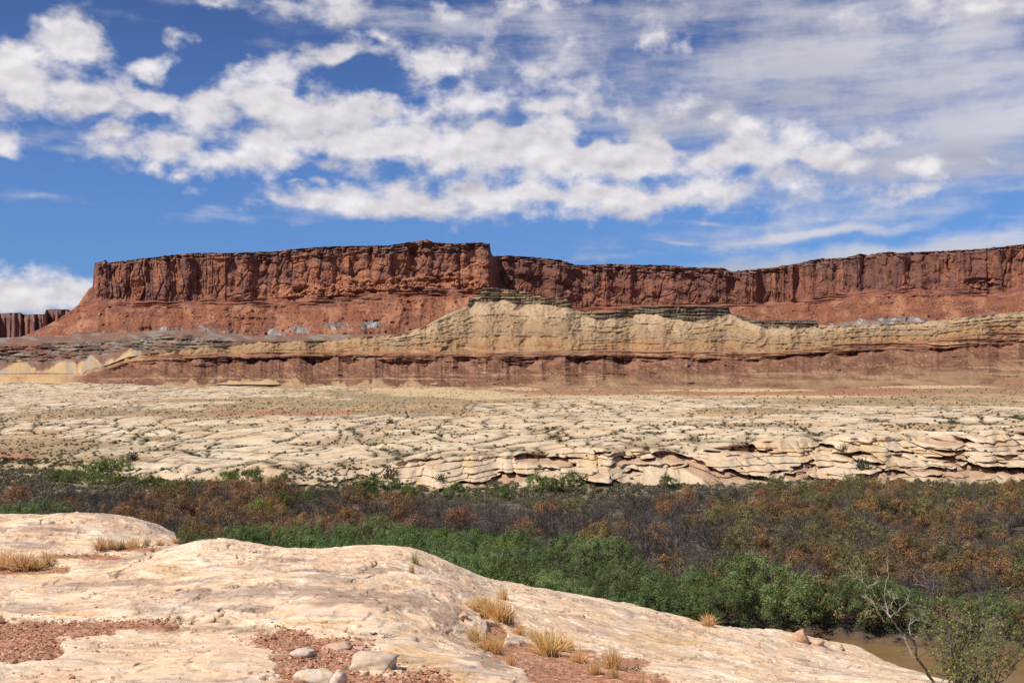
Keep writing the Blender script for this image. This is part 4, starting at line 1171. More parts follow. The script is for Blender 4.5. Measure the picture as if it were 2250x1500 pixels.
def shrub(name, seed, h, w, leafcol, col2, n_clump, per, leaf=(0.22, 0.09), wood=(0.11, 0.08, 0.06), part='crown', clump_r=0.62, fill=0.55):
    """a leafy shrub: stems under a crown of leaf clumps of uneven outline"""
    rng = np.random.RandomState(seed)
    root = empty(name)
    st = MB()
    for P, r, lev in branching(rng, 7, h, w / h * 0.55, 1, 4, 0.055):
        st.tube(P, r, wood, 4)
    st.obj('trunk', MAT_WOOD, root)
    cr = MB()
    # billows of the crown, each carrying clumps of leaves on its outer side
    nl = max(6, int(n_clump / 9))
    ld = rng.normal(size=(nl, 3))
    ld[:, 2] = np.abs(ld[:, 2]) * 0.9 - 0.15
    ld /= np.linalg.norm(ld, axis=1)[:, None]
    lr = rng.uniform(0.17, 0.30, nl) * w
    LC = ld * (rng.uniform(fill, 1.0, nl))[:, None] * np.array([w / 2, w / 2, h * 0.5]) * 0.72 + np.array([0, 0, h * 0.44])
    LC[:, 2] += rng.uniform(-0.06, 0.12, nl) * h
    li = rng.randint(0, nl, n_clump)
    cd = rng.normal(size=(n_clump, 3)) * np.array([1, 1, 0.9]) + ld[li] * 0.5 + np.array([0, 0, 0.25])
    cd /= np.linalg.norm(cd, axis=1)[:, None]
    C = LC[li] + cd * (lr[li] * rng.uniform(0.75, 1.05, n_clump))[:, None]
    C[:, 2] = np.maximum(C[:, 2], 0.25)
    tone = 0.6 * rng.uniform(0, 1, n_clump) + 0.4 * rng.uniform(0, 1, nl)[li]
    rr = clump_r * rng.uniform(0.5, 1.1, n_clump)
    k = np.repeat(np.arange(n_clump), per)
    off = rng.normal(size=(len(k), 3)) * np.array([0.42, 0.42, 0.40])
    X = C[k] + off * rr[k][:, None]
    X[:, 2] = np.maximum(X[:, 2], 0.08)
    col = lerp(np.array(leafcol), np.array(col2), tone[k][:, None]) * rng.uniform(0.75, 1.25, (len(k), 1))
    cr.leaves(X, leaf[0] * rng.uniform(0.6, 1.4, len(k)), leaf[1] * rng.uniform(0.7, 1.3, len(k)), col, rng, up=0.5, facing=cd[k] + off * 0.9)
    # leafy shoots that break the outline
    ns = n_clump // 3
    si = rng.randint(0, n_clump, ns)
    sd = cd[si] * 0.6 + rng.normal(size=(ns, 3)) * 0.25 + np.array([0, 0, 0.75])
    t = rng.uniform(0, 1, (ns, 22))
    X = C[si][:, None] + sd[:, None] * (t * rng.uniform(0.5, 1.15, (ns, 1)) * h * 0.22)[..., None] + rng.normal(size=(ns, 22, 3)) * 0.06
    X = X.reshape(-1, 3)
    X[:, 2] = np.maximum(X[:, 2], 0.08)
    sc_ = lerp(np.array(leafcol), np.array(col2), np.repeat(tone[si], 22)[:, None]) * rng.uniform(0.8, 1.25, (len(X), 1))
    cr.leaves(X, leaf[0] * 0.8, leaf[1] * 0.9, sc_, rng, up=0.8, facing=np.repeat(sd, 22, 0))
    cr.obj(part, MAT_LEAF, root)
    return root


def burned(name, seed, h, spread, rust=None, n_leaf=0, pale=0.06, stems=9, girth=0.065, n_twig=700):
    """fire-killed shrub: a brush of bare stems and twigs, on some with singed foliage left"""
    rng = np.random.RandomState(seed)
    root = empty(name)
    st = MB()
    tw = MB()
    tips = []
    for P, r, lev in branching(rng, stems, h, spread, 2, 5, girth, 0.20):
        g = rng.uniform(0.6, 1.2)
        col = np.array((0.070, 0.055, 0.046)) * g if rng.rand() > pale else np.array((0.30, 0.26, 0.23)) * g
        (st if lev < 2 else tw).tube(P, r * (0.9 if lev < 2 else 1.0), col, 4 if lev == 0 else 3)
        if lev >= 1:
            tips.append(P)
    st.obj('trunk', MAT_WOOD, root)
    tips = np.concatenate(tips)
    i = rng.randint(0, len(tips), n_twig)
    A = tips[i]
    B = A + rng.normal(size=A.shape) * np.array([0.24, 0.24, 0.22]) + np.array([0, 0, 0.16])
    tc = np.array((0.165, 0.130, 0.108)) * rng.uniform(0.55, 1.3, (len(A), 1))
    tw.ribbons(A, B, 0.022, tc)
    tw.obj('crown', MAT_WOOD, root)
    if n_leaf:
        lf = MB()
        hub = tips[rng.randint(0, len(tips), 44)]
        hub = hub[hub[:, 2] > h * 0.25]
        k = rng.randint(0, len(hub), n_leaf)
        X = hub[k] + rng.normal(size=(n_leaf, 3)) * 0.30
        a, b = rust
        col = lerp(np.array(a), np.array(b), rng.uniform(0, 1, len(hub))[k][:, None]) * rng.uniform(0.7, 1.3, (n_leaf, 1))
        lf.leaves(X, 0.26 * rng.uniform(.6, 1.4, n_leaf), 0.10, col, rng, up=0.6, facing=(X - hub[k]) * 3 + np.array([0, 0, 0.5]) + hub[k] * np.array([.15, .15, 0]))
        lf.obj('foliage', MAT_LEAF, root)
    return root


def small_bush(name, seed, w, h, n, a, b, leaf):
    rng = np.random.RandomState(seed)
    m = MB()
    d = rng.normal(size=(n, 3))
    d[:, 2] = np.abs(d[:, 2])
    d /= np.linalg.norm(d, axis=1)[:, None]
    lump = 0.8 + 0.3 * np.sin(4 * np.arctan2(d[:, 1], d[:, 0]) + seed)
    X = d * (rng.uniform(0.35, 1, n) ** 0.5 * lump)[:, None] * np.array([w / 2, w / 2, h])
    col = lerp(np.array(a), np.array(b), rng.uniform(0, 1, (n, 1))) * rng.uniform(0.7, 1.25, (n, 1))
    m.leaves(X, leaf * rng.uniform(.6, 1.5, n), leaf * 0.45, col, rng, up=0.6)
    for k in range(5):
        e = rng.normal(size=3) * np.array([w, w, 0]) * 0.25 + np.array([0, 0, h * 0.8])
        m.tube(np.array([[0, 0, -0.1], e * 0.5, e]), [0.03, 0.02, 0.01], (0.10, 0.08, 0.06), 3)
    return m.obj(name, MAT_LEAF)


PARK = []          # the first of each kind; removed if it was never used


def pool(objs):
    PARK.extend(objs)
    return {'p': objs, 'used': set()}


def put(pl, i, loc, rz, sc, label, cat, group=None):
    i %= len(pl['p'])
    src = pl['p'][i]
    if i in pl['used']:
        o = copy_tree(src)
    else:
        o = src
        pl['used'].add(i)
    o.location = loc
    o.rotation_euler = (0, 0, rz)
    o.scale = sc if hasattr(sc, '__len__') else (sc, sc, sc)
    for k in ('label', 'category', 'group'):
        if k in o:
            del o[k]
    return tag(o, label, cat, group)


RNG = np.random.RandomState(5)
G1, G2 = (0.092, 0.148, 0.038), (0.235, 0.285, 0.110)
P_GREEN = pool([shrub('tamarisk', 20 + i, 4.6, 5.4 + 0.6 * i, G1, G2, 130, 72, (0.18, 0.065), clump_r=0.52, fill=0.7) for i in range(5)])
P_BRIGHT = pool([shrub('willow', 40 + i, 4.2, 5.0, (0.105, 0.150, 0.022), (0.200, 0.255, 0.050), 110, 40) for i in range(3)])
P_LOW = pool([shrub('willow_shrub', 50 + i, 2.1, 5.2, (0.095, 0.140, 0.028), (0.165, 0.210, 0.050), 90, 34, (0.2, 0.08), clump_r=0.45) for i in range(3)])
P_BURN = pool([burned('burned_shrub', 60 + i, 4.6, 0.85) for i in range(5)])
R1, R2 = (0.215, 0.118, 0.048), (0.42, 0.245, 0.105)
O1, O2 = (0.155, 0.130, 0.050), (0.280, 0.235, 0.100)
P_RUST = pool([burned('singed_shrub', 70 + i, 4.2, 0.85, (R1, R2), 2600, 0.03) for i in range(3)] + [shrub('singed_shrub', 75 + i, 4.0, 4.6, R1, R2, 85, 30, (0.22, 0.08), clump_r=0.5, part='foliage', fill=0.6) for i in range(3)])
P_OLIVE = pool([burned('olive_shrub', 80 + i, 4.2, 0.85, (O1, O2), 2600, 0.03) for i in range(3)] + [shrub('olive_shrub', 85 + i, 4.2, 5.0, O1, O2, 90, 32, (0.22, 0.08), clump_r=0.52, part='foliage', fill=0.6) for i in range(3)])
P_SNAG = pool([burned('dead_tree', 160 + i, 5.6, 0.6, pale=0.05 + 0.30 * (i == 2), stems=3 + i % 2, girth=0.15, n_twig=260) for i in range(4)])
P_ORANGE = pool([shrub('rust_shrub', 90 + i, 3.4, 4.6, (0.17, 0.075, 0.03), (0.28, 0.14, 0.06), 90, 34, (0.18, 0.08)) for i in range(2)])
P_SAGE = pool([small_bush('sagebrush', 130 + i, 1.9, 1.0, 420, (0.15, 0.135, 0.070), (0.26, 0.235, 0.135), 0.20) for i in range(3)])
P_SCRUB = pool([small_bush('scrub', 110 + i, 1.5, 0.85, 260, (0.060, 0.062, 0.030), (0.14, 0.13, 0.065), 0.20) for i in range(3)])

green_top = curve([(-400, 1108), (0, 1094), (110, 1100), (170, 1128), (300, 1146), (400, 1152), (600, 1152), (900, 1152), (1100, 1165), (1300, 1192), (1480, 1234), (1560, 1238), (1700, 1256), (1880, 1268), (1990, 1300), (2100, 1340), (2600, 1350)])
burn_top = curve([(-400, 1060), (0, 1060), (150, 1062), (350, 1062), (450, 1045), (560, 1038), (700, 1060), (850, 1075), (1000, 1085), (1200, 1088), (1350, 1082), (1450, 1072), (1600, 1060), (1700, 1052), (1900, 1042), (2100, 1048), (2250, 1052), (2600, 1050)])
base_of = lambda top, h: HOR + (top - HOR) / (1 - h / 27.0)
rust_share = curve([(-400, .4), (0, .45), (240, .55), (330, .65), (440, .6), (540, .6), (640, .6), (700, .6), (760, .7), (860, .45), (930, .14), (1400, .12), (1500, .35), (1600, .60), (1800, .72), (2250, .70), (2600, .6)])


def to_px(x, y):
    return CX + F * x / y


def flood_h(x, y):
    return FLOOD_Z


def visible(px, r, ztop):
    return HOR - F * ztop / r < FG_LINE(px) + 4


def plant_thickets():
    G, B = [], []
    for iy in range(60):
        for ix in range(-60, 61):
            y = 104 + iy * 4.0 + RNG.uniform(-1.6, 1.6)
            x = ix * 4.7 + (iy % 2) * 2.3 + RNG.uniform(-1.8, 1.8)
            if y < 60:
                continue
            px = to_px(x, y)
            if not -170 < px < 2420:
                continue
            gb = HOR + F * 27.0 / y
            if y < bank_r(px) + 1.0:
                continue
            if gb > base_of(green_top(px), 4.4):
                if RNG.rand() < 0.88 and visible(px, y, FLOOD_Z + 4.4):
                    G.append((x, y, px))
            elif gb > base_of(burn_top(px), 4.2):
                if visible(px, y, FLOOD_Z + 4.2):
                    B.append((x, y, px))
    G.sort(key=lambda t: t[1])
    B.sort(key=lambda t: t[1])
    nb = 0
    for x, y, px in G[:300]:
        near_bank = y < bank_r(px) + 9
        q = RNG.rand()
        rz = RNG.uniform(0, 6.28)
        s = RNG.uniform(0.62, 1.22)
        z = FLOOD_Z - 0.15 - 0.5 * (y < bank_r(px) + 3)
        if near_bank and px > 1560:
            if q < 0.20 and px > 1660:
                put(P_OLIVE, RNG.randint(6), (x, y, z), rz, s * 1.15, "olive brown half singed shrub leaning over the muddy river from the far bank", "shrub", "singed shrubs on the river bank")
            elif q < 0.28:
                put(P_RUST, RNG.randint(6), (x, y, z), rz, s * 1.1, "rust brown singed shrub among green ones on the far river bank", "shrub", "rusty shrubs on the river bank")
            else:
                put(P_GREEN, RNG.randint(5), (x, y, z), rz, s * 1.15, "dense dark green tamarisk hanging over the muddy river on its far bank", "shrub", "green shrubs along the river bank")
        elif q < 0.05:
            put(P_BRIGHT, RNG.randint(3), (x, y, z), rz, s * 0.9, "light green leafy willow showing among the darker thicket", "shrub", "light green willows in the thicket")
        elif px < 420:
            put(P_GREEN, RNG.randint(5), (x, y, z), rz, s * 0.9, "green shrub seen over the top of the pale rock hump", "shrub", "green shrubs behind the pale hump")
        else:
            put(P_GREEN, RNG.randint(5), (x, y, z), rz, s, "dense green shrub in the living thicket between pale rock and burned stand", "shrub", "green shrubs of the thicket")
    n = [0, 0, 0]
    for x, y, px in B:
        q = RNG.rand()
        rz = RNG.uniform(0, 6.28)
        s = RNG.uniform(0.6, 1.2)
        z = FLOOD_Z - 0.1
        rs = rust_share(px) + 0.65 * perlin(np.array(x / 21.0), np.array(y / 21.0), 401)
        olive = 0.55 * (px > 1500) * (1 + 0.5 * perlin(np.array(x / 20.0), np.array(y / 20.0), 402))
        if q > rs:
            if n[0] < 300:
                n[0] += 1
                if px < 900:
                    put(P_BURN, RNG.randint(5), (x, y, z), rz, s, "bare charred shrub among rusty ones in the narrow western end of the burned stand", "burned shrub", "charred shrubs at the narrow end")
                elif px < 1550:
                    put(P_BURN, RNG.randint(5), (x, y, z), rz, s, "bare charred grey shrub in the solid black middle of the burned stand", "burned shrub", "charred shrubs in the black middle")
                else:
                    put(P_BURN, RNG.randint(5), (x, y, z), rz, s, "bare charred shrub among olive and rusty ones above the river bend", "burned shrub", "charred shrubs above the river")
        elif RNG.rand() < olive:
            if n[1] < 300:
                n[1] += 1
                put(P_OLIVE, RNG.randint(6), (x, y, z), rz, s, "olive tinged half burned shrub in the mixed stand above the river", "burned shrub", "olive shrubs in the burned stand")
        elif n[2] < 300:
            n[2] += 1
            lab = "rust brown singed shrub in the narrow western end of the burned stand" if px < 900 else "rust brown singed shrub in the wide eastern part of the burned stand"
            put(P_RUST, RNG.randint(6), (x, y, z), rz, s, lab, "burned shrub", "rusty shrubs, narrow end" if px < 900 else "rusty shrubs, wide part")
    for i, px in enumerate(np.arange(1440, 2420, 46)):
        px = px + RNG.uniform(-14, 14)
        r = float(bank_r(px)) + RNG.uniform(1.6, 3.4)
        if px > 2010 and i % 2:
            continue
        pl, nm = (P_OLIVE, 'olive') if i % 5 == 3 else (P_GREEN, 'green')
        lab = "olive brown half singed shrub leaning over the muddy river from the far bank" if nm == 'olive' else "dense dark green tamarisk hanging over the muddy river on its far bank"
        put(pl, RNG.randint(len(pl['p'])), ((px - CX) / F * r, r, WATER_Z + 0.5), RNG.uniform(0, 6.28), RNG.uniform(0.85, 1.25) * (0.8 if px > 1990 else 1.0), lab, 'shrub', 'singed shrubs on the river bank' if nm == 'olive' else 'green shrubs along the river bank')
    print("thickets", len(G), len(B), n)


def flood_pt(px, py_base):
    r = -FLOOD_Z * F / (py_base - HOR)
    return ((px - CX) / F * r, r, FLOOD_Z - 0.1)


def plant_singles():
    # px, base row, height in rows, pool, label, category
    L = [
        (572, 1152, 58, P_BRIGHT, "lone bright green tree standing among rust brown burned shrubs", "tree"),
        (965, 1222, 66, P_BRIGHT, "light green tree at the thicket's upper edge with rusty shrubs behind", "tree"),
        (905, 1215, 46, P_BRIGHT, "light green bush beside the light green tree at the thicket's upper edge", "bush"),
        (1040, 1218, 56, P_BRIGHT, "light green bush with an orange shrub just behind it", "bush"),
        (1128, 1262, 84, P_BRIGHT, "tall round light green tree standing out of the darker thicket", "tree"),
        (758, 1178, 58, P_ORANGE, "round orange brown shrub at the foot of the burned stand", "shrub"),
        (690, 1172, 44, P_ORANGE, "small orange brown shrub beside the round orange one", "shrub"),
        (1020, 1170, 36, P_ORANGE, "orange shrub peeping over the light green bushes", "shrub"),
        (892, 1200, 44, P_ORANGE, "slim orange brown shrub between green bushes", "shrub"),
        (1268, 1152, 58, P_OLIVE, "ochre singed shrub alone in the black middle of the burned stand", "shrub"),
        (498, 1074, 46, P_BRIGHT, "dark green round tree at the back edge of the burned stand", "tree"),
        (552, 1076, 52, P_BRIGHT, "taller dark green tree beside the round one at the back edge", "tree"),
        (622, 1090, 50, P_GREEN, "dark tree half hidden by charred brush at the back edge", "tree"),
        (1310, 1205, 66, P_SNAG, "black dead tree with thick forked trunk just above the green thicket's point", "dead tree"),
        (1392, 1262, 84, P_SNAG, "tall black dead tree leaning over the thicket's narrowing end", "dead tree"),
        (1236, 1150, 52, P_SNAG, "bleached dead tree with pale limbs in the black brush beside the ochre shrub", "dead tree"),
        (1160, 1178, 58, P_SNAG, "black dead tree rising behind the tall round light green tree", "dead tree"),
        (1010, 1140, 50, P_SNAG, "thin black dead tree in the charred brush above the light green bushes", "dead tree"),
        (1474, 1240, 72, P_SNAG, "broad black dead tree where charred brush meets the mixed olive stand", "dead tree"),
        (1560, 1225, 70, P_SNAG, "bleached dead tree with pale limbs in the mixed olive stand", "dead tree"),
        (1690, 1270, 84, P_SNAG, "black dead tree in the mixed stand above the reddish rock knob", "dead tree"),
        (1790, 1300, 96, P_SNAG, "large black dead tree standing behind the bank shrubs, near the bare limb's tip", "dead tree"),
        (2040, 1330, 110, P_SNAG, "large spreading dead tree between the bare limb and the leafy rim bush", "dead tree"),
        (2185, 1345, 100, P_SNAG, "dark dead tree above the leafy rim bush", "dead tree"),
        (340, 1128, 48, P_SNAG, "dead tree with bare crown among rusty brush behind the pale hump", "dead tree"),
        (740, 1120, 48, P_SNAG, "pale limbed dead tree above the round orange brown shrub", "dead tree"),
        (860, 1136, 52, P_SNAG, "black dead tree between orange shrubs and the charred brush", "dead tree"),
        (78, 1108, 62, P_BURN, "black dead tree with forked bare crown above the olive brush", "dead tree"),
        (138, 1112, 56, P_BURN, "leaning black dead tree beside the forked one in the olive brush", "dead tree"),
        (640, 1128, 40, P_LOW, "green willow shrub in a gap of the burned stand", "shrub"),
        (700, 1108, 28, P_LOW, "low green shrub behind the gap of the burned stand", "shrub"),
        (790, 1090, 34, P_LOW, "wide green shrub on the flat below the pale rock slope", "shrub"),
        (838, 1092, 36, P_LOW, "green shrub beside the wide one below the pale rock slope", "shrub"),
        (1180, 1082, 32, P_LOW, "wide bright green willow clump in front of the rock ledges", "shrub"),
        (1222, 1084, 30, P_LOW, "second bright green clump touching the wide one before the ledges", "shrub"),
        (1258, 1070, 27, P_LOW, "upright green bush at the foot of the ochre rock ledges", "bush"),
        (1468, 1074, 24, P_LOW, "green bush at the end of the ledges beside the charred stand", "bush"),
        (1110, 1096, 24, P_LOW, "green shrub between charred twigs and the olive flat", "shrub"),
        (1000, 1094, 26, P_LOW, "light green shrub just above the charred brush", "shrub"),
        (900, 1096, 24, P_LOW, "dull green shrub at the back of the orange singed brush", "shrub"),
        (198, 1048, 27, P_LOW, "bright green willow at the long clump's west end on the flat", "shrub"),
        (232, 1046, 30, P_LOW, "tallest bright green willow of the long clump on the flat", "shrub"),
        (268, 1046, 30, P_LOW, "bright green willow at the long clump's east end on the flat", "shrub"),
        (125, 1058, 22, P_LOW, "green willow at the west end of the lower strip on the flat", "shrub"),
        (165, 1062, 24, P_LOW, "green willow in the middle of the lower strip on the flat", "shrub"),
        (212, 1064, 20, P_LOW, "low green willow bridging two strips on the olive flat", "shrub"),
        (265, 1066, 22, P_LOW, "green willow starting the strip that runs toward the burned stand", "shrub"),
        (312, 1068, 22, P_LOW, "green willow midway along the strip toward the burned stand", "shrub"),
        (352, 1070, 18, P_LOW, "low green willow ending the strip near the pale boulders", "shrub"),
        (385, 1080, 20, P_LOW, "green willow just behind the rusty brush near the pale boulders", "shrub"),
        (430, 1080, 24, P_LOW, "green willow beside the dark round tree at the back edge", "shrub"),
    ]
    for i, (px, pb, hh, pl, lab, cat) in enumerate(L):
        x, y, z = flood_pt(px, pb)
        h0 = {id(P_LOW): 2.1, id(P_BRIGHT): 4.4, id(P_GREEN): 4.8, id(P_BURN): 4.6, id(P_SNAG): 5.8, id(P_ORANGE): 3.5, id(P_OLIVE): 4.3}[id(pl)]
        s = hh / F * y / h0
        put(pl, i, (x, y, z), RNG.uniform(0, 6.28), (s * (1.25 if pl is P_LOW else 1), s, s), lab, cat)


def plant_sage():
    n = 0
    pts = []
    for k in range(9000):
        px = RNG.uniform(-120, 2370)
        r = RNG.uniform(205, 315)
        x = (px - CX) / F * r
        gb = HOR + F * 27 / r
        if gb > base_of(burn_top(px), 3.6) or perlin(np.array(x / 14), np.array(r / 14), 403) < -0.5:
            continue
        lim = np.interp(px, PLAIN['px'][0], PLAIN['V'][14, :, 1])
        if r > lim - 1:
            continue
        pts.append((r, x))
    pts.sort()
    for r, x in pts[:300]:
        px = to_px(x, r)
        lab = "low grey olive sagebrush on the wide flat before the pale slabs" if px < 900 else "low grey olive sagebrush at the foot of the undercut rock ledges"
        put(P_SAGE, RNG.randint(3), (x, r, FLOOD_Z - 0.05), RNG.uniform(0, 6.28), (RNG.uniform(.7, 1.5),) * 2 + (RNG.uniform(.7, 1.25),), lab, "sagebrush", "sagebrush on the wide flat" if px < 900 else "sagebrush under the ledges")
    scatter_stuff('sagebrush_cover', [(x, r, FLOOD_Z, RNG.uniform(.6, 1.3)) for r, x in pts[300:]], 1.6, 0.8, (0.15, 0.135, 0.070), (0.26, 0.235, 0.135), 70, 0.34)
    print("sage", len(pts))


def scatter_stuff(name, pts, w, h, a, b, n, leaf):
    """very many small bushes as one cover"""
    rng = np.random.RandomState(9)
    P = np.array(pts)
    m = MB()
    k = np.repeat(np.arange(len(P)), n)
    d = rng.normal(size=(len(k), 3))
    d[:, 2] = np.abs(d[:, 2])
    d /= np.linalg.norm(d, axis=1)[:, None]
    X = P[k, :3] + d * (rng.uniform(.4, 1, len(k)) * P[k, 3])[:, None] * np.array([w / 2, w / 2, h])
    col = lerp(np.array(a), np.array(b), rng.uniform(0, 1, len(P))[k][:, None]) * rng.uniform(.7, 1.3, (len(k), 1))
    sz = leaf * P[k, 3]
    m.leaves(X, sz * 1.2, sz * 0.7, col, rng, up=0.3)
    o = m.obj(name, MAT_LEAF)
    o['kind'] = 'stuff'
    return o


def plant_scrub():
    V, crack, soil, steep, k, px = (PLAIN[a] for a in ('V', 'crack', 'soil', 'steep', 'k', 'px'))
    w = (0.02 + 1.6 * crack ** 3 + 0.40 * soil) * (1 - 0.93 * steep) * (k > 0.9) * (k < 5.1)
    w = w * (0.4 + 0.6 * (V[..., 1] > 300))
    pr = (w / w.sum()).ravel()
    idx = RNG.choice(pr.size, 12000, replace=False, p=pr)
    P = V.reshape(-1, 3)[idx]
    size = RNG.uniform(0.28, 0.80, len(P)) * (0.8 + 0.7 * RNG.rand(len(P)) ** 4)
    big = size / P[:, 1]
    o = np.argsort(-big)
    inf = (np.abs(px.ravel()[idx] - CX) < 1200)
    o = [i for i in o if inf[i]]
    for j, i in enumerate(o[:300]):
        x, y, z = P[i]
        p = px.ravel()[idx[i]]
        if steep.ravel()[idx[i]] > 0.4:
            lab, g = "dark scrub clinging to a ledge of the undercut rock edge", "scrub on the rock ledges"
        elif p < 900:
            lab, g = "dark scrub in a crack of the pale slabs west of the ledges", "scrub in the cracks, western slabs"
        else:
            lab, g = "dark scrub in a crack of the pale slabs above the ledges", "scrub in the cracks above the ledges"
        put(P_SCRUB, RNG.randint(3), (x, y, z - 0.05), RNG.uniform(0, 6.28), size[i], lab, "scrub", g)
    rest = set(o[:300])
    scatter_stuff('scrub_cover', [(P[i][0], P[i][1], P[i][2] - 0.03, size[i]) for i in range(len(P)) if i not in rest], 1.5, 0.85, (0.060, 0.062, 0.030), (0.14, 0.13, 0.065), 22, 0.55)
    # larger ones seen singly on the slabs
    L = [(290, 1012, 24, "dark round bush on the slabs above the long willow clump"), (860, 1050, 34, "large dark round bush at the foot of the pale slope"), (968, 1056, 20, "dark bush by the boulders at the slope's foot"),
         (1898, 1030, 30, "green bush in the shadow under the ledges"), (1856, 992, 22, "grey green bush on top of a ledge"), (820, 1052, 20, "grey bush beside the large dark round one"), (252, 975, 12, "dark bush at the end of the long shadowed step"),
         (858, 930, 14, "dark bush standing alone high on the pale slope"), (1230, 972, 14, "dark bush in the joint between pale slabs"), (1420, 988, 14, "grey bush above the rounded ledge"), (322, 970, 12, "olive bush beside the shadowed step")]
    py = PLAIN['py']
    scr = HOR - F * V[..., 2] / V[..., 1]
    for i, (a, b, hh, lab) in enumerate(L):
        d = (px - a) ** 2 + (scr - b) ** 2
        j = np.unravel_index(np.argmin(d), d.shape)
        x, y, z = V[j]
        s = hh / F * y / 0.85
        put(P_SCRUB, i, (x, y, z - 0.1), i * 1.3, (s * 0.8, s * 0.8, s), lab, "bush")


plant_thickets()
plant_singles()
plant_sage()
plant_scrub()


# ------------------------------------------------------------------ on the slickrock
def grass_tuft(seed, n, spread, dry=1.0):
    """bunch grass of unit height"""
    rng = np.random.RandomState(seed)
    m = MB()
    for i in range(n):
        a = rng.uniform(0, 6.28)
        rb = abs(rng.normal()) * 0.16
        lean = abs(rng.normal()) * spread
        L = rng.uniform(0.45, 1.05)
        up = rng.rand() < 0.10
        if up:
            lean *= 0.5
            L *= 1.25
        b2 = a + rng.normal() * 0.6
        p = np.array([np.cos(a) * rb, np.sin(a) * rb, -0.05])
        d = np.array([np.cos(b2) * lean, np.sin(b2) * lean, 1.0])
        d /= np.linalg.norm(d)
        pts = []
        t = np.linspace(0, 1, 5)
        droop = np.array([np.cos(b2), np.sin(b2), -0.55]) * lean * 0.55
        pts = p + d * (t * L)[:, None] + droop * (t ** 2.2 * L)[:, None]
        side = np.cross(d, rng.normal(size=3))
        side /= np.linalg.norm(side)
        wv = np.array([1.0, 1.0, 0.85, 0.6, 0.15]) * rng.uniform(0.007, 0.014)
        V = np.stack([pts - side * wv[:, None], pts + side * wv[:, None]], 1).reshape(-1, 3)
        q = np.array([[0, 1, 3, 2]]) + 2 * np.arange(4)[:, None]
        g = rng.rand()
        c = np.array((0.86, 0.58, 0.25)) if g < 0.6 else (np.array((0.90, 0.70, 0.40)) if g < 0.85 else np.array((0.62, 0.38, 0.17)))
        if rng.rand() > dry:
            c = np.array((0.30, 0.28, 0.11))
        m.add(V, q, c * rng.uniform(0.7, 1.15))
    # grey mat of old stubs at the foot
    k = int(n * 0.8)
    A = np.stack([rng.normal(size=k) * 0.16, rng.normal(size=k) * 0.16, np.zeros(k) - 0.03], 1)
    B = A + np.stack([rng.normal(size=k) * 0.12, rng.normal(size=k) * 0.12, rng.uniform(0.08, 0.32, k)], 1)
    m.ribbons(A, B, 0.016, np.array((0.24, 0.165, 0.09)) * rng.uniform(0.5, 1.4, (k, 1)))
    return m.obj('grass_tuft', MAT_STRAW)


P_TUFT = pool([grass_tuft(200, 330, 0.34), grass_tuft(201, 280, 0.50), grass_tuft(202, 240, 0.25), grass_tuft(203, 170, 0.30, 0.45), grass_tuft(204, 60, 0.16)])


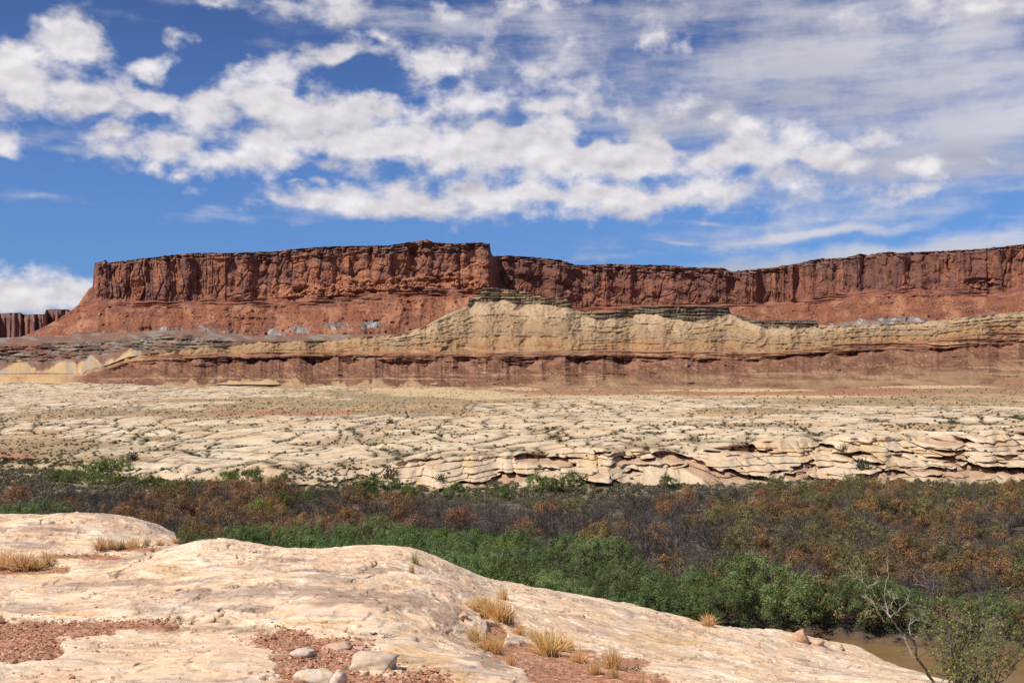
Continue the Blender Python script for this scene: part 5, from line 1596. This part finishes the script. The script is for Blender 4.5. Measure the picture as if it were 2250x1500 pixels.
def plant_grass():
    # px, base row, height, width factor, kind, label
    L = [
        (14, 1246, 62, 1.0, 1, "straw grass tuft with upright dark stems at the hollow's outer end"),
        (48, 1250, 52, 1.3, 0, "wide golden grass tuft filling the hollow behind the flat rock"),
        (78, 1248, 46, 1.1, 1, "shaggy golden grass tuft leaning over the middle of the hollow"),
        (103, 1240, 46, 0.8, 2, "brown edged grass tuft closing the hollow beside bare rock"),
        (222, 1207, 44, 0.9, 1, "golden grass tuft starting the row under the rock hump"),
        (247, 1205, 38, 0.9, 2, "thin pale grass tuft between two golden ones under the hump"),
        (268, 1202, 30, 1.1, 3, "greenish grass tuft in the row under the hump"),
        (292, 1198, 42, 1.0, 0, "brownest grass tuft in the row under the hump"),
        (322, 1196, 27, 1.0, 3, "short greenish grass tuft past the brown one under the hump"),
        (352, 1195, 20, 1.2, 1, "low dry grass tuft near the end of the row under the hump"),
        (384, 1192, 18, 1.1, 1, "last low grass tuft where hump and rock meet"),
        (336, 1209, 18, 0.8, 3, "tiny green grass tuft alone on bare rock"),
        (120, 1232, 14, 1.3, 3, "small green weed patch at the hollow's inner end"),
        (165, 1224, 12, 1.5, 3, "low green weed strip in the red seam"),
        (190, 1219, 12, 1.4, 3, "low weed strip farther along the red seam"),
        (520, 1226, 18, 0.7, 4, "few thin stems on the broad pale rock"),
        (912, 1238, 34, 0.8, 3, "dark greenish grass tuft on the pale dome's brow"),
        (905, 1256, 28, 0.6, 2, "thin straw tuft just below the greenish one on the dome"),
        (1106, 1313, 36, 0.9, 2, "lone golden tuft casting its shadow on the far pale slab"),
        (1048, 1338, 52, 0.9, 1, "golden tuft at the upper end of the gully"),
        (1070, 1352, 62, 0.9, 0, "tall golden tuft against the dome's side in the gully"),
        (1095, 1366, 72, 1.1, 0, "biggest bushy golden tuft in the gully"),
        (1118, 1370, 50, 0.8, 2, "slim russet tuft on the slab side of the biggest one"),
        (1012, 1346, 22, 0.8, 4, "sparse reddish stems on the dome's flank"),
        (1040, 1402, 42, 1.0, 2, "grey brown tuft against the dome's foot in the gully"),
        (1072, 1422, 62, 1.1, 1, "leaning straw tuft in the middle of the gully"),
        (1090, 1430, 44, 1.0, 2, "low straw tuft overlapping the leaning one in the gully"),
        (1122, 1456, 46, 0.8, 2, "small upright tuft at the dome's edge over the red gravel"),
        (1140, 1396, 36, 1.0, 1, "dull tuft behind the gully's red gravel"),
        (1175, 1408, 46, 1.1, 1, "loose straw tuft behind the widest one on the gravel"),
        (1202, 1434, 78, 1.15, 0, "widest straw tuft with tall thin stems on the red gravel"),
        (1232, 1424, 56, 1.0, 1, "greenish straw tuft joined to the widest one"),
        (1252, 1420, 34, 0.9, 2, "low tuft at the slab's foot beside the widest one"),
        (1272, 1450, 44, 1.0, 1, "round golden tuft alone on the red gravel"),
        (1346, 1464, 70, 0.75, 0, "tall reddish tuft with a dark matted foot on the gravel"),
        (1306, 1476, 46, 0.9, 2, "grey footed tuft just before the tall reddish one"),
        (1352, 1486, 36, 0.8, 3, "yellow green tuft at the foot of the tall reddish one"),
        (1412, 1506, 58, 0.6, 4, "thin russet stems at the gravel's outer corner"),
        (1556, 1372, 40, 0.9, 1, "straw tuft on the skyline of the far slab above the river"),
        (1020, 1505, 48, 0.5, 4, "two thin stems before the dome's foot"),
        (634, 1392, 22, 0.5, 4, "a few orange stems at the edge of the stony patch"),
    ]
    for i, (px, pb, hh, wf, k, lab) in enumerate(L):
        g = ground_at(px, pb)
        s = hh / F * g.y * 0.86
        put(P_TUFT, k, (g.x, g.y, g.z), RNG.uniform(0, 6.28), (s * wf, s * wf, s), lab, "grass tuft", "dry grass tufts on the slickrock")


def stone(name, seed, size, col, col2, res=48, cuts=17, round_=0.16, parent=None):
    """a worn block: soft-edged convex stone with its base cut flat"""
    rng = np.random.RandomState(seed)
    th = np.linspace(0, np.pi, res // 2)[:, None]
    ph = np.linspace(0, 2 * np.pi, res, endpoint=False)[None]
    D = np.stack(np.broadcast_arrays(np.sin(th) * np.cos(ph), np.sin(th) * np.sin(ph), np.cos(th) + 0 * ph), -1)
    inv = np.zeros(D.shape[:2])
    p = 18.0
    for k in range(cuts):
        n = rng.normal(size=3)
        n /= np.linalg.norm(n)
        inv = inv + np.maximum(0, (D @ n) / rng.uniform(0.58, 0.9)) ** p
    inv = inv + 1.0
    R_ = inv ** (-1 / p)
    R_ = R_ * (1 + 0.5 * round_ * fbm(D[..., 0] * 2 + seed, D[..., 1] * 2 + D[..., 2] * 3, 4, seed % 90) + 0.03 * fbm(D[..., 0] * 9, D[..., 1] * 9 + D[..., 2] * 7, 3, 7))
    V = D * R_[..., None] * np.asarray(size, float) * 0.5
    nr, nc = V.shape[:2]
    i = np.arange(nr * nc).reshape(nr, nc)
    j = np.roll(i, -1, 1)
    Q = np.stack([i[:-1], i[1:], j[1:], j[:-1]], -1).reshape(-1, 4)
    t = sst(fbm(V[..., 0] / size[0] * 5, V[..., 2] / size[2] * 4 + V[..., 1] / size[1] * 3, 4, 11), -0.2, 0.5)
    c = cmix(np.zeros(V.shape) + col, col2, t)
    return mesh_obj(name, V, Q, c, MAT_STONE, True, parent)


def lay_stones():
    pale, pale2, ochre, red = (0.62, 0.50, 0.38), (0.52, 0.43, 0.34), (0.58, 0.38, 0.20), (0.40, 0.20, 0.12)
    # px, base row, width, height, depth ratio, colours, rot, label
    L = [
        (668, 1436, 62, 32, 0.9, pale, pale2, 0.2, "smooth pale oval stone lying in red gravel"),
        (820, 1462, 112, 54, 1.0, (0.60, 0.46, 0.325), (0.50, 0.385, 0.28), 0.5, "largest grey tan boulder beside the red gravel"),
        (700, 1492, 96, 46, 0.8, (0.60, 0.51, 0.40), (0.58, 0.42, 0.24), 0.1, "pale grey boulder with ochre foot in the gravel"),
        (744, 1497, 44, 36, 0.8, pale, pale2, 0.9, "cream angular stone leaning on the pale grey boulder"),
        (858, 1462, 30, 26, 0.9, (0.50, 0.36, 0.25), pale2, 0.4, "split brown stone at the largest boulder's corner"),
        (855, 1478, 28, 14, 0.9, pale, ochre, 0.8, "small flat pale stone below the largest boulder"),
        (803, 1477, 26, 14, 0.9, (0.55, 0.38, 0.26), pale2, 0.3, "brownish cobble at the front of the largest boulder"),
        (742, 1416, 70, 18, 1.2, (0.56, 0.36, 0.25), (0.50, 0.32, 0.22), 0.1, "low flat pinkish slab behind the gravel patch"),
        (787, 1419, 24, 12, 1.0, (0.56, 0.38, 0.28), pale2, 0.7, "small pink cobble resting against the flat slab"),
        (1758, 1407, 46, 36, 0.8, (0.60, 0.38, 0.23), (0.46, 0.27, 0.16), 0.6, "upright reddish rock knob on the rim above the river"),
        (1795, 1413, 34, 16, 0.9, (0.60, 0.40, 0.26), (0.52, 0.33, 0.2), 0.2, "low ochre stone beside the reddish knob on the rim"),
        (1838, 1421, 34, 9, 0.9, (0.64, 0.46, 0.31), (0.52, 0.33, 0.2), 0.4, "thin flat stone farther down the rim"),
        (838, 1508, 80, 20, 0.8, (0.66, 0.44, 0.24), (0.60, 0.38, 0.2), 0.3, "orange slab edge at the bottom of the gravel"),
        (1036, 1292, 16, 12, 0.8, (0.55, 0.36, 0.24), red, 0.2, "small dark stone perched above the golden tufts"),
        (1020, 1358, 24, 14, 0.9, (0.62, 0.42, 0.28), ochre, 0.2, "pinkish stone on the dome's flank above the gully"),
        (160, 1492, 15, 10, 0.9, (0.42, 0.25, 0.16), red, 0.5, "brown cobble nearest the bottom edge on smooth rock"),
        (710, 1366, 18, 9, 0.8, (0.66, 0.42, 0.17), ochre, 0.3, "bright orange chip in a rock crease"),
        (1178, 1500, 22, 10, 0.9, (0.40, 0.22, 0.14), red, 0.1, "reddish chip at the gravel's near edge"),
    ]
    for i, (px, pb, w, h, dr, c1, c2, rot, lab) in enumerate(L):
        g = ground_at(px, pb)
        k = g.y / F
        o = stone('boulder' if w > 40 else 'stone', 300 + i, (w * k * 1.12, w * k * dr * 1.1, h * k * 1.4), c1, c2)
        o.location = (g.x, g.y, g.z + h * k * 0.20)
        o.rotation_euler = (RNG.uniform(-.15, .15), RNG.uniform(-.15, .15), rot)
        tag(o, lab, "rock" if w > 40 else "stone")
    P_PEB = pool([stone('pebble', 340 + i, (1, 0.8, 0.65), (0.40, 0.22, 0.14), (0.28, 0.14, 0.09), 14) for i in range(4)])
    spots = [(267, 1355, 9), (394, 1355, 8), (511, 1395, 9), (84, 1353, 5), (118, 1356, 4), (70, 1353, 7), (48, 1357, 6), (51, 1451, 6), (92, 1478, 7), (154, 1480, 6), (519, 1485, 11), (138, 1297, 6), (180, 1294, 6), (212, 1334, 7), (350, 1326, 5), (315, 1326, 4),
             (1040, 1415, 7), (1059, 1447, 8), (950, 1280, 5), (446, 1416, 5), (530, 1405, 5), (564, 1496, 5), (580, 1496, 5), (213, 1434, 9), (165, 1425, 7), (160, 1407, 8), (1128, 1468, 4), (1190, 1473, 5), (713, 1390, 6), (598, 1365, 7), (430, 1374, 6), (300, 1378, 7),
             (1415, 1436, 5), (1397, 1442, 8), (1250, 1344, 4), (260, 1305, 5), (640, 1440, 5), (30, 1480, 6), (395, 1486, 6)]
    for i, (px, pb, w) in enumerate(spots):
        g = ground_at(px, pb)
        k = g.y / F * w * 1.15
        put(P_PEB, i, (g.x, g.y, g.z + 0.18 * k), RNG.uniform(0, 6), k, "small brown pebble lying on the pale slickrock", "pebble", "brown pebbles strewn on the slickrock")
    # loose red gravel of the hollows
    x, y, z = FG['x'], FG['y'], FG['z']
    P2 = np.broadcast_to(FG['px'], x.shape)
    row = HOR - F * z / y
    sm = soil_mask(P2, row, x, y) * (y < 17)
    coarse = (P2 < 1000) | (RNG.rand(*x.shape) < 0.5)
    w = (sm > 0.35) * coarse * (P2 > -60) * (row < 1530) * (1 - 0.55 * sst(fbm(x / .3, y / .3, 3, 350), 0.0, 0.4))
    idx = RNG.choice(x.size, 11000, replace=True, p=(w / w.sum()).ravel())
    # a fringe of strays
    jit = RNG.normal(size=(len(idx), 2)) * np.where(RNG.rand(len(idx), 1) < 0.2, 0.12, 0.03)
    C = np.stack([x.ravel()[idx] + jit[:, 0], y.ravel()[idx] + jit[:, 1], z.ravel()[idx]], 1)
    s = np.exp(RNG.normal(size=len(idx)) * 0.45) * 0.0078 * np.where(P2.ravel()[idx] > 1000, 0.62, 1.0) * np.where(RNG.rand(len(idx)) < 0.06, 1.9, 1.0)
    base = np.array([[1, 0, 0], [0, 1, 0], [-1, 0, 0], [0, -1, 0], [0, 0, 0.8], [0, 0, -0.8], ], float)
    tri = np.array([[0, 1, 4], [1, 2, 4], [2, 3, 4], [3, 0, 4], [1, 0, 5], [2, 1, 5], [3, 2, 5], [0, 3, 5]])
    ang_ = RNG.uniform(0, 6.28, len(idx))
    B = base[None] * RNG.uniform(0.6, 1.35, (len(idx), 6, 1)) + RNG.normal(size=(len(idx), 6, 3)) * 0.15
    ca, sa = np.cos(ang_)[:, None], np.sin(ang_)[:, None]
    B = np.stack([B[..., 0] * ca - B[..., 1] * sa, B[..., 0] * sa + B[..., 1] * ca, B[..., 2] * 0.8], -1)
    V = C[:, None] + B * s[:, None, None]
    V[..., 2] += (s * 0.25)[:, None]
    col = lerp(np.array((0.42, 0.20, 0.115)), np.array((0.62, 0.37, 0.24)), RNG.rand(len(idx), 1) ** 1.5) * RNG.uniform(0.6, 1.2, (len(idx), 1))
    Q = (tri[None] + 6 * np.arange(len(idx))[:, None, None]).reshape(-1, 3)
    o = mesh_obj('gravel', V, Q, np.repeat(col, 6, 0), MAT_STONE, False)
    o['kind'] = 'stuff'


def rim_shrub():
    """the half-dead shrub rooted over the rim at the river end of the rock"""
    rng = np.random.RandomState(77)
    y0 = 13.2
    k = y0 / F

    def pt(px, py, dy=0.0):
        r = y0 + dy
        return np.array([(px - CX) / F * r, r, -(py - HOR) / F * r])
    base = pt(2085, 1545, 0.05)
    root = empty('rim_bush')
    root.location = base
    tag(root, "half dead bush with grey bare limbs and sparse green leaves above the river", "bush")
    W, D, Lf = MB(), MB(), MB()
    grey, dark = (0.33, 0.275, 0.235), (0.115, 0.085, 0.07)

    def path(pts, r0, r1, m, col, sides=6):
        P = np.array(pts)
        t = np.linspace(0, 1, len(P))
        tt = np.linspace(0, 1, len(P) * 4)
        Q = np.stack([np.interp(tt, t, P[:, i]) for i in range(3)], 1)
        Q[1:-1] += rng.normal(size=(len(tt) - 2, 3)) * 0.006
        m.tube(Q - base, np.linspace(r0, r1, len(tt)), col, sides)
        return Q
    # the dead limb reaching out over the water
    path([pt(2085, 1545), pt(2040, 1482, -.05), pt(2014, 1440, -.1), pt(2010, 1408, -.1), pt(1996, 1398, -.12)], 0.017, 0.013, W, dark)
    path([pt(1996, 1398, -.12), pt(1978, 1388, -.15), pt(1965, 1368, -.1), pt(1957, 1356, -.08)], 0.013, 0.008, W, dark)
    lim = []
    lim.append(path([pt(1957, 1356, -.08), pt(1948, 1345, 0), pt(1930, 1325), pt(1914, 1322)], 0.004, 0.002, D, grey))
    lim.append(path([pt(1945, 1366, -.1), pt(1928, 1340, -.2), pt(1912, 1318, -.2), pt(1900, 1309, -.25)], 0.005, 0.002, D, grey))
    lim.append(path([pt(1957, 1356), pt(1950, 1340, .1), pt(1944, 1315, .12), pt(1944, 1298, .1), pt(1951, 1264, .1), pt(1950, 1240, .1)], 0.0065, 0.0025, D, grey))
    lim.append(path([pt(1928, 1315, -.1), pt(1916, 1294, -.15), pt(1896, 1278, -.2), pt(1893, 1240, -.2)], 0.0045, 0.002, D, grey))
    lim.append(path([pt(1896, 1278, -.2), pt(1882, 1268, -.2), pt(1872, 1256, -.2)], 0.005, 0.002, D, grey))
    lim.append(path([pt(1908, 1287, -.1), pt(1920, 1281, 0), pt(1930, 1278, .05), pt(1926, 1258, .05)], 0.005, 0.002, D, grey))
    lim.append(path([pt(1955, 1336, .1), pt(1964, 1315, .15), pt(1970, 1312, .2)], 0.004, 0.002, D, grey))
    lim.append(path([pt(1958, 1352), pt(1972, 1342, .1), pt(1990, 1326, .2), pt(1998, 1304, .25)], 0.004, 0.0015, D, grey))
    lim.append(path([pt(1970, 1328, .2), pt(1958, 1310, .1), pt(1953, 1303, .1)], 0.005, 0.002, D, grey))
    lim.append(path([pt(2000, 1415, -.1), pt(1990, 1405, -.3), pt(1984, 1398, -.3), pt(2004, 1440, -.35), pt(2012, 1448, -.3)], 0.005, 0.004, D, grey))
    lim.append(path([pt(2000, 1392, 0), pt(1996, 1372, .1), pt(2016, 1360, .2)], 0.005, 0.002, D, grey))
    for Q in lim:
        for j in range(9):
            i = rng.randint(3, len(Q))
            d = (Q[i] - Q[i - 2])
            d = d / (np.linalg.norm(d) + 1e-9) + rng.normal(size=3) * 0.7 + np.array([0, 0, 0.25])
            d /= np.linalg.norm(d)
            L = rng.uniform(0.03, 0.13)
            p1 = Q[i] + d * L * 0.5
            p2 = p1 + (d + rng.normal(size=3) * 0.3) * L * 0.5
            D.tube(np.array([Q[i], p1, p2]) - base, [0.0022, 0.0017, 0.001], grey, 4)
    # living stems
    tips = []

    def grow(p, d, L, r, lev):
        pts = [p]
        for i in range(5):
            d = d + rng.normal(size=3) * 0.22 + np.array([0, 0, 0.08])
            d /= np.linalg.norm(d)
            pts.append(pts[-1] + d * L / 5)
        P = np.array(pts)
        col = lerp(np.array(dark), np.array(grey), rng.uniform(0, 0.7) + (0.25 if lev > 1 else 0))
        W.tube(P - base, np.linspace(r, r * 0.5, 6), col, 5 if lev < 2 else 4)
        if lev >= 1:
            tips.append(P)
        if lev < 3:
            for c in range(4 if lev else 6):
                t = rng.uniform(0.25, 1.0)
                q = P[0] + (P[-1] - P[0]) * 0
                i = min(int(t * 5), 4)
                q = P[i] + (P[i + 1] - P[i]) * (t * 5 - i)
                e = d + rng.normal(size=3) * 0.85
                e /= np.linalg.norm(e)
                grow(q, e, L * rng.uniform(0.4, 0.62), r * 0.55, lev + 1)
    for tx, ty, dy in ((2085, 1330, .1), (2140, 1380, -.2), (2190, 1400, .1), (2040, 1440, -.1), (2120, 1300, .4), (2160, 1340, .3), (2230, 1440, 0), (2100, 1420, -.4), (2180, 1460, -.3), (2215, 1380, .2), (2070, 1350, -.2)):
        a = pt(2105 + (tx - 2105) * 0.25, 1540, dy * 0.2)
        b = pt(tx, ty, dy)
        d = b - a
        L = np.linalg.norm(d)
        grow(a, d / L, L * 0.80, 0.013, 0)
    T = np.concatenate(tips)
    i = rng.randint(0, len(T), 3900)
    X = T[i] + rng.normal(size=(len(i), 3)) * 0.018
    keep = (CX + F * X[:, 0] / X[:, 1] > 1960)
    X = X[keep] - base
    n = len(X)
    col = lerp(np.array((0.13, 0.165, 0.030)), np.array((0.33, 0.36, 0.095)), rng.rand(n, 1) ** 1.6)
    Lf.leaves(X, 0.034 * rng.uniform(.6, 1.35, n), 0.021, col, rng, up=0.2)
    W.obj('stem', MAT_WOOD, root)
    D.obj('dead_branch', MAT_WOOD, root)
    Lf.obj('foliage', MAT_LEAF, root)


def hollow_plant():
    """wiry plant with orange fruits in the notch between the two rocks"""
    rng = np.random.RandomState(31)
    g = ground_at(412, 1186)
    root = empty('fruiting_plant')
    root.location = g
    tag(root, "wiry thin plant with small orange fruits in the notch between two pale rocks", "plant")
    k = g.y / F
    S, L, Fr = MB(), MB(), MB()
    for i in range(11):
        e = np.array([rng.uniform(-24, 26) * k, rng.uniform(-.12, .12), rng.uniform(30, 62) * k])
        P = np.array([[0, 0, -0.04], e * 0.4 + rng.normal(size=3) * 0.02, e * 0.75 + rng.normal(size=3) * 0.02, e])
        S.tube(P, [0.006, 0.005, 0.004, 0.002], (0.13, 0.10, 0.06), 4)
        n = 22
        t = rng.uniform(0.25, 1, n)
        X = np.stack([np.interp(t, [0, .4, .75, 1], P[:, c]) for c in range(3)], 1) + rng.normal(size=(n, 3)) * 0.014
        L.leaves(X, 0.040, 0.016, np.array((0.15, 0.16, 0.045)) * rng.uniform(.7, 1.3, (n, 1)), rng)
        m = rng.randint(2, 5)
        t = rng.uniform(0.5, 1, m)
        X = np.stack([np.interp(t, [0, .4, .75, 1], P[:, c]) for c in range(3)], 1)
        for q in X:
            Fr.tube(np.array([q, q + [0, 0, -0.008], q + [0, 0, -0.018], q + [0, 0, -0.026]]), [0.002, 0.008, 0.008, 0.002], (0.42, 0.20, 0.07), 6)
    S.obj('stem', MAT_WOOD, root)
    L.obj('foliage', MAT_LEAF, root)
    f = Fr.obj('fruits', MAT_LEAF, root)
    f['kind'] = 'stuff'


def dead_twigs():
    L = [(842, 1448, 40, 10, (0.30, 0.25, 0.20), "grey dead twig tangle on the largest boulder"), (822, 1386, 16, 14, (0.07, 0.055, 0.045), "dark dry weed clump in a crease of the pale rock"),
         (1398, 1466, 46, 9, (0.08, 0.06, 0.05), "dark fallen twig beside the tall reddish tuft"), (1036, 1292, 14, 5, (0.10, 0.07, 0.05), "tiny dark twig above the golden tufts"),
         (762, 1462, 24, 16, (0.16, 0.12, 0.09), "grey dried weed between boulders in the gravel"), (612, 1370, 14, 10, (0.17, 0.13, 0.09), "thin dead sprig at the head of the stony patch"),
         (562, 1210, 16, 8, (0.12, 0.09, 0.07), "dry sprig in the notch of the rock crest")]
    for i, (px, pb, w, n, col, lab) in enumerate(L):
        rng = np.random.RandomState(500 + i)
        g = ground_at(px, pb)
        k = g.y / F
        m = MB()
        for j in range(n):
            a = rng.normal(size=3) * np.array([0.25, 0.2, 0.02]) * w * k
            d = rng.normal(size=3) * np.array([0.6, 0.5, 0.25])
            d[2] = abs(d[2]) + 0.15
            b = a + d * w * k * 0.5
            m.tube(np.array([a, (a + b) / 2 + rng.normal(size=3) * 0.06 * w * k, b]), [0.0045, 0.0035, 0.0015], np.array(col) * rng.uniform(.7, 1.3), 4)
        o = m.obj('dead_twig', MAT_WOOD)
        o.location = g + Vector((0, 0, 0.005 + (0.18 if i == 0 else 0)))
        tag(o, lab, "twig")


plant_grass()
lay_stones()
rim_shrub()
hollow_plant()
dead_twigs()
print("objects", len(bpy.data.objects))
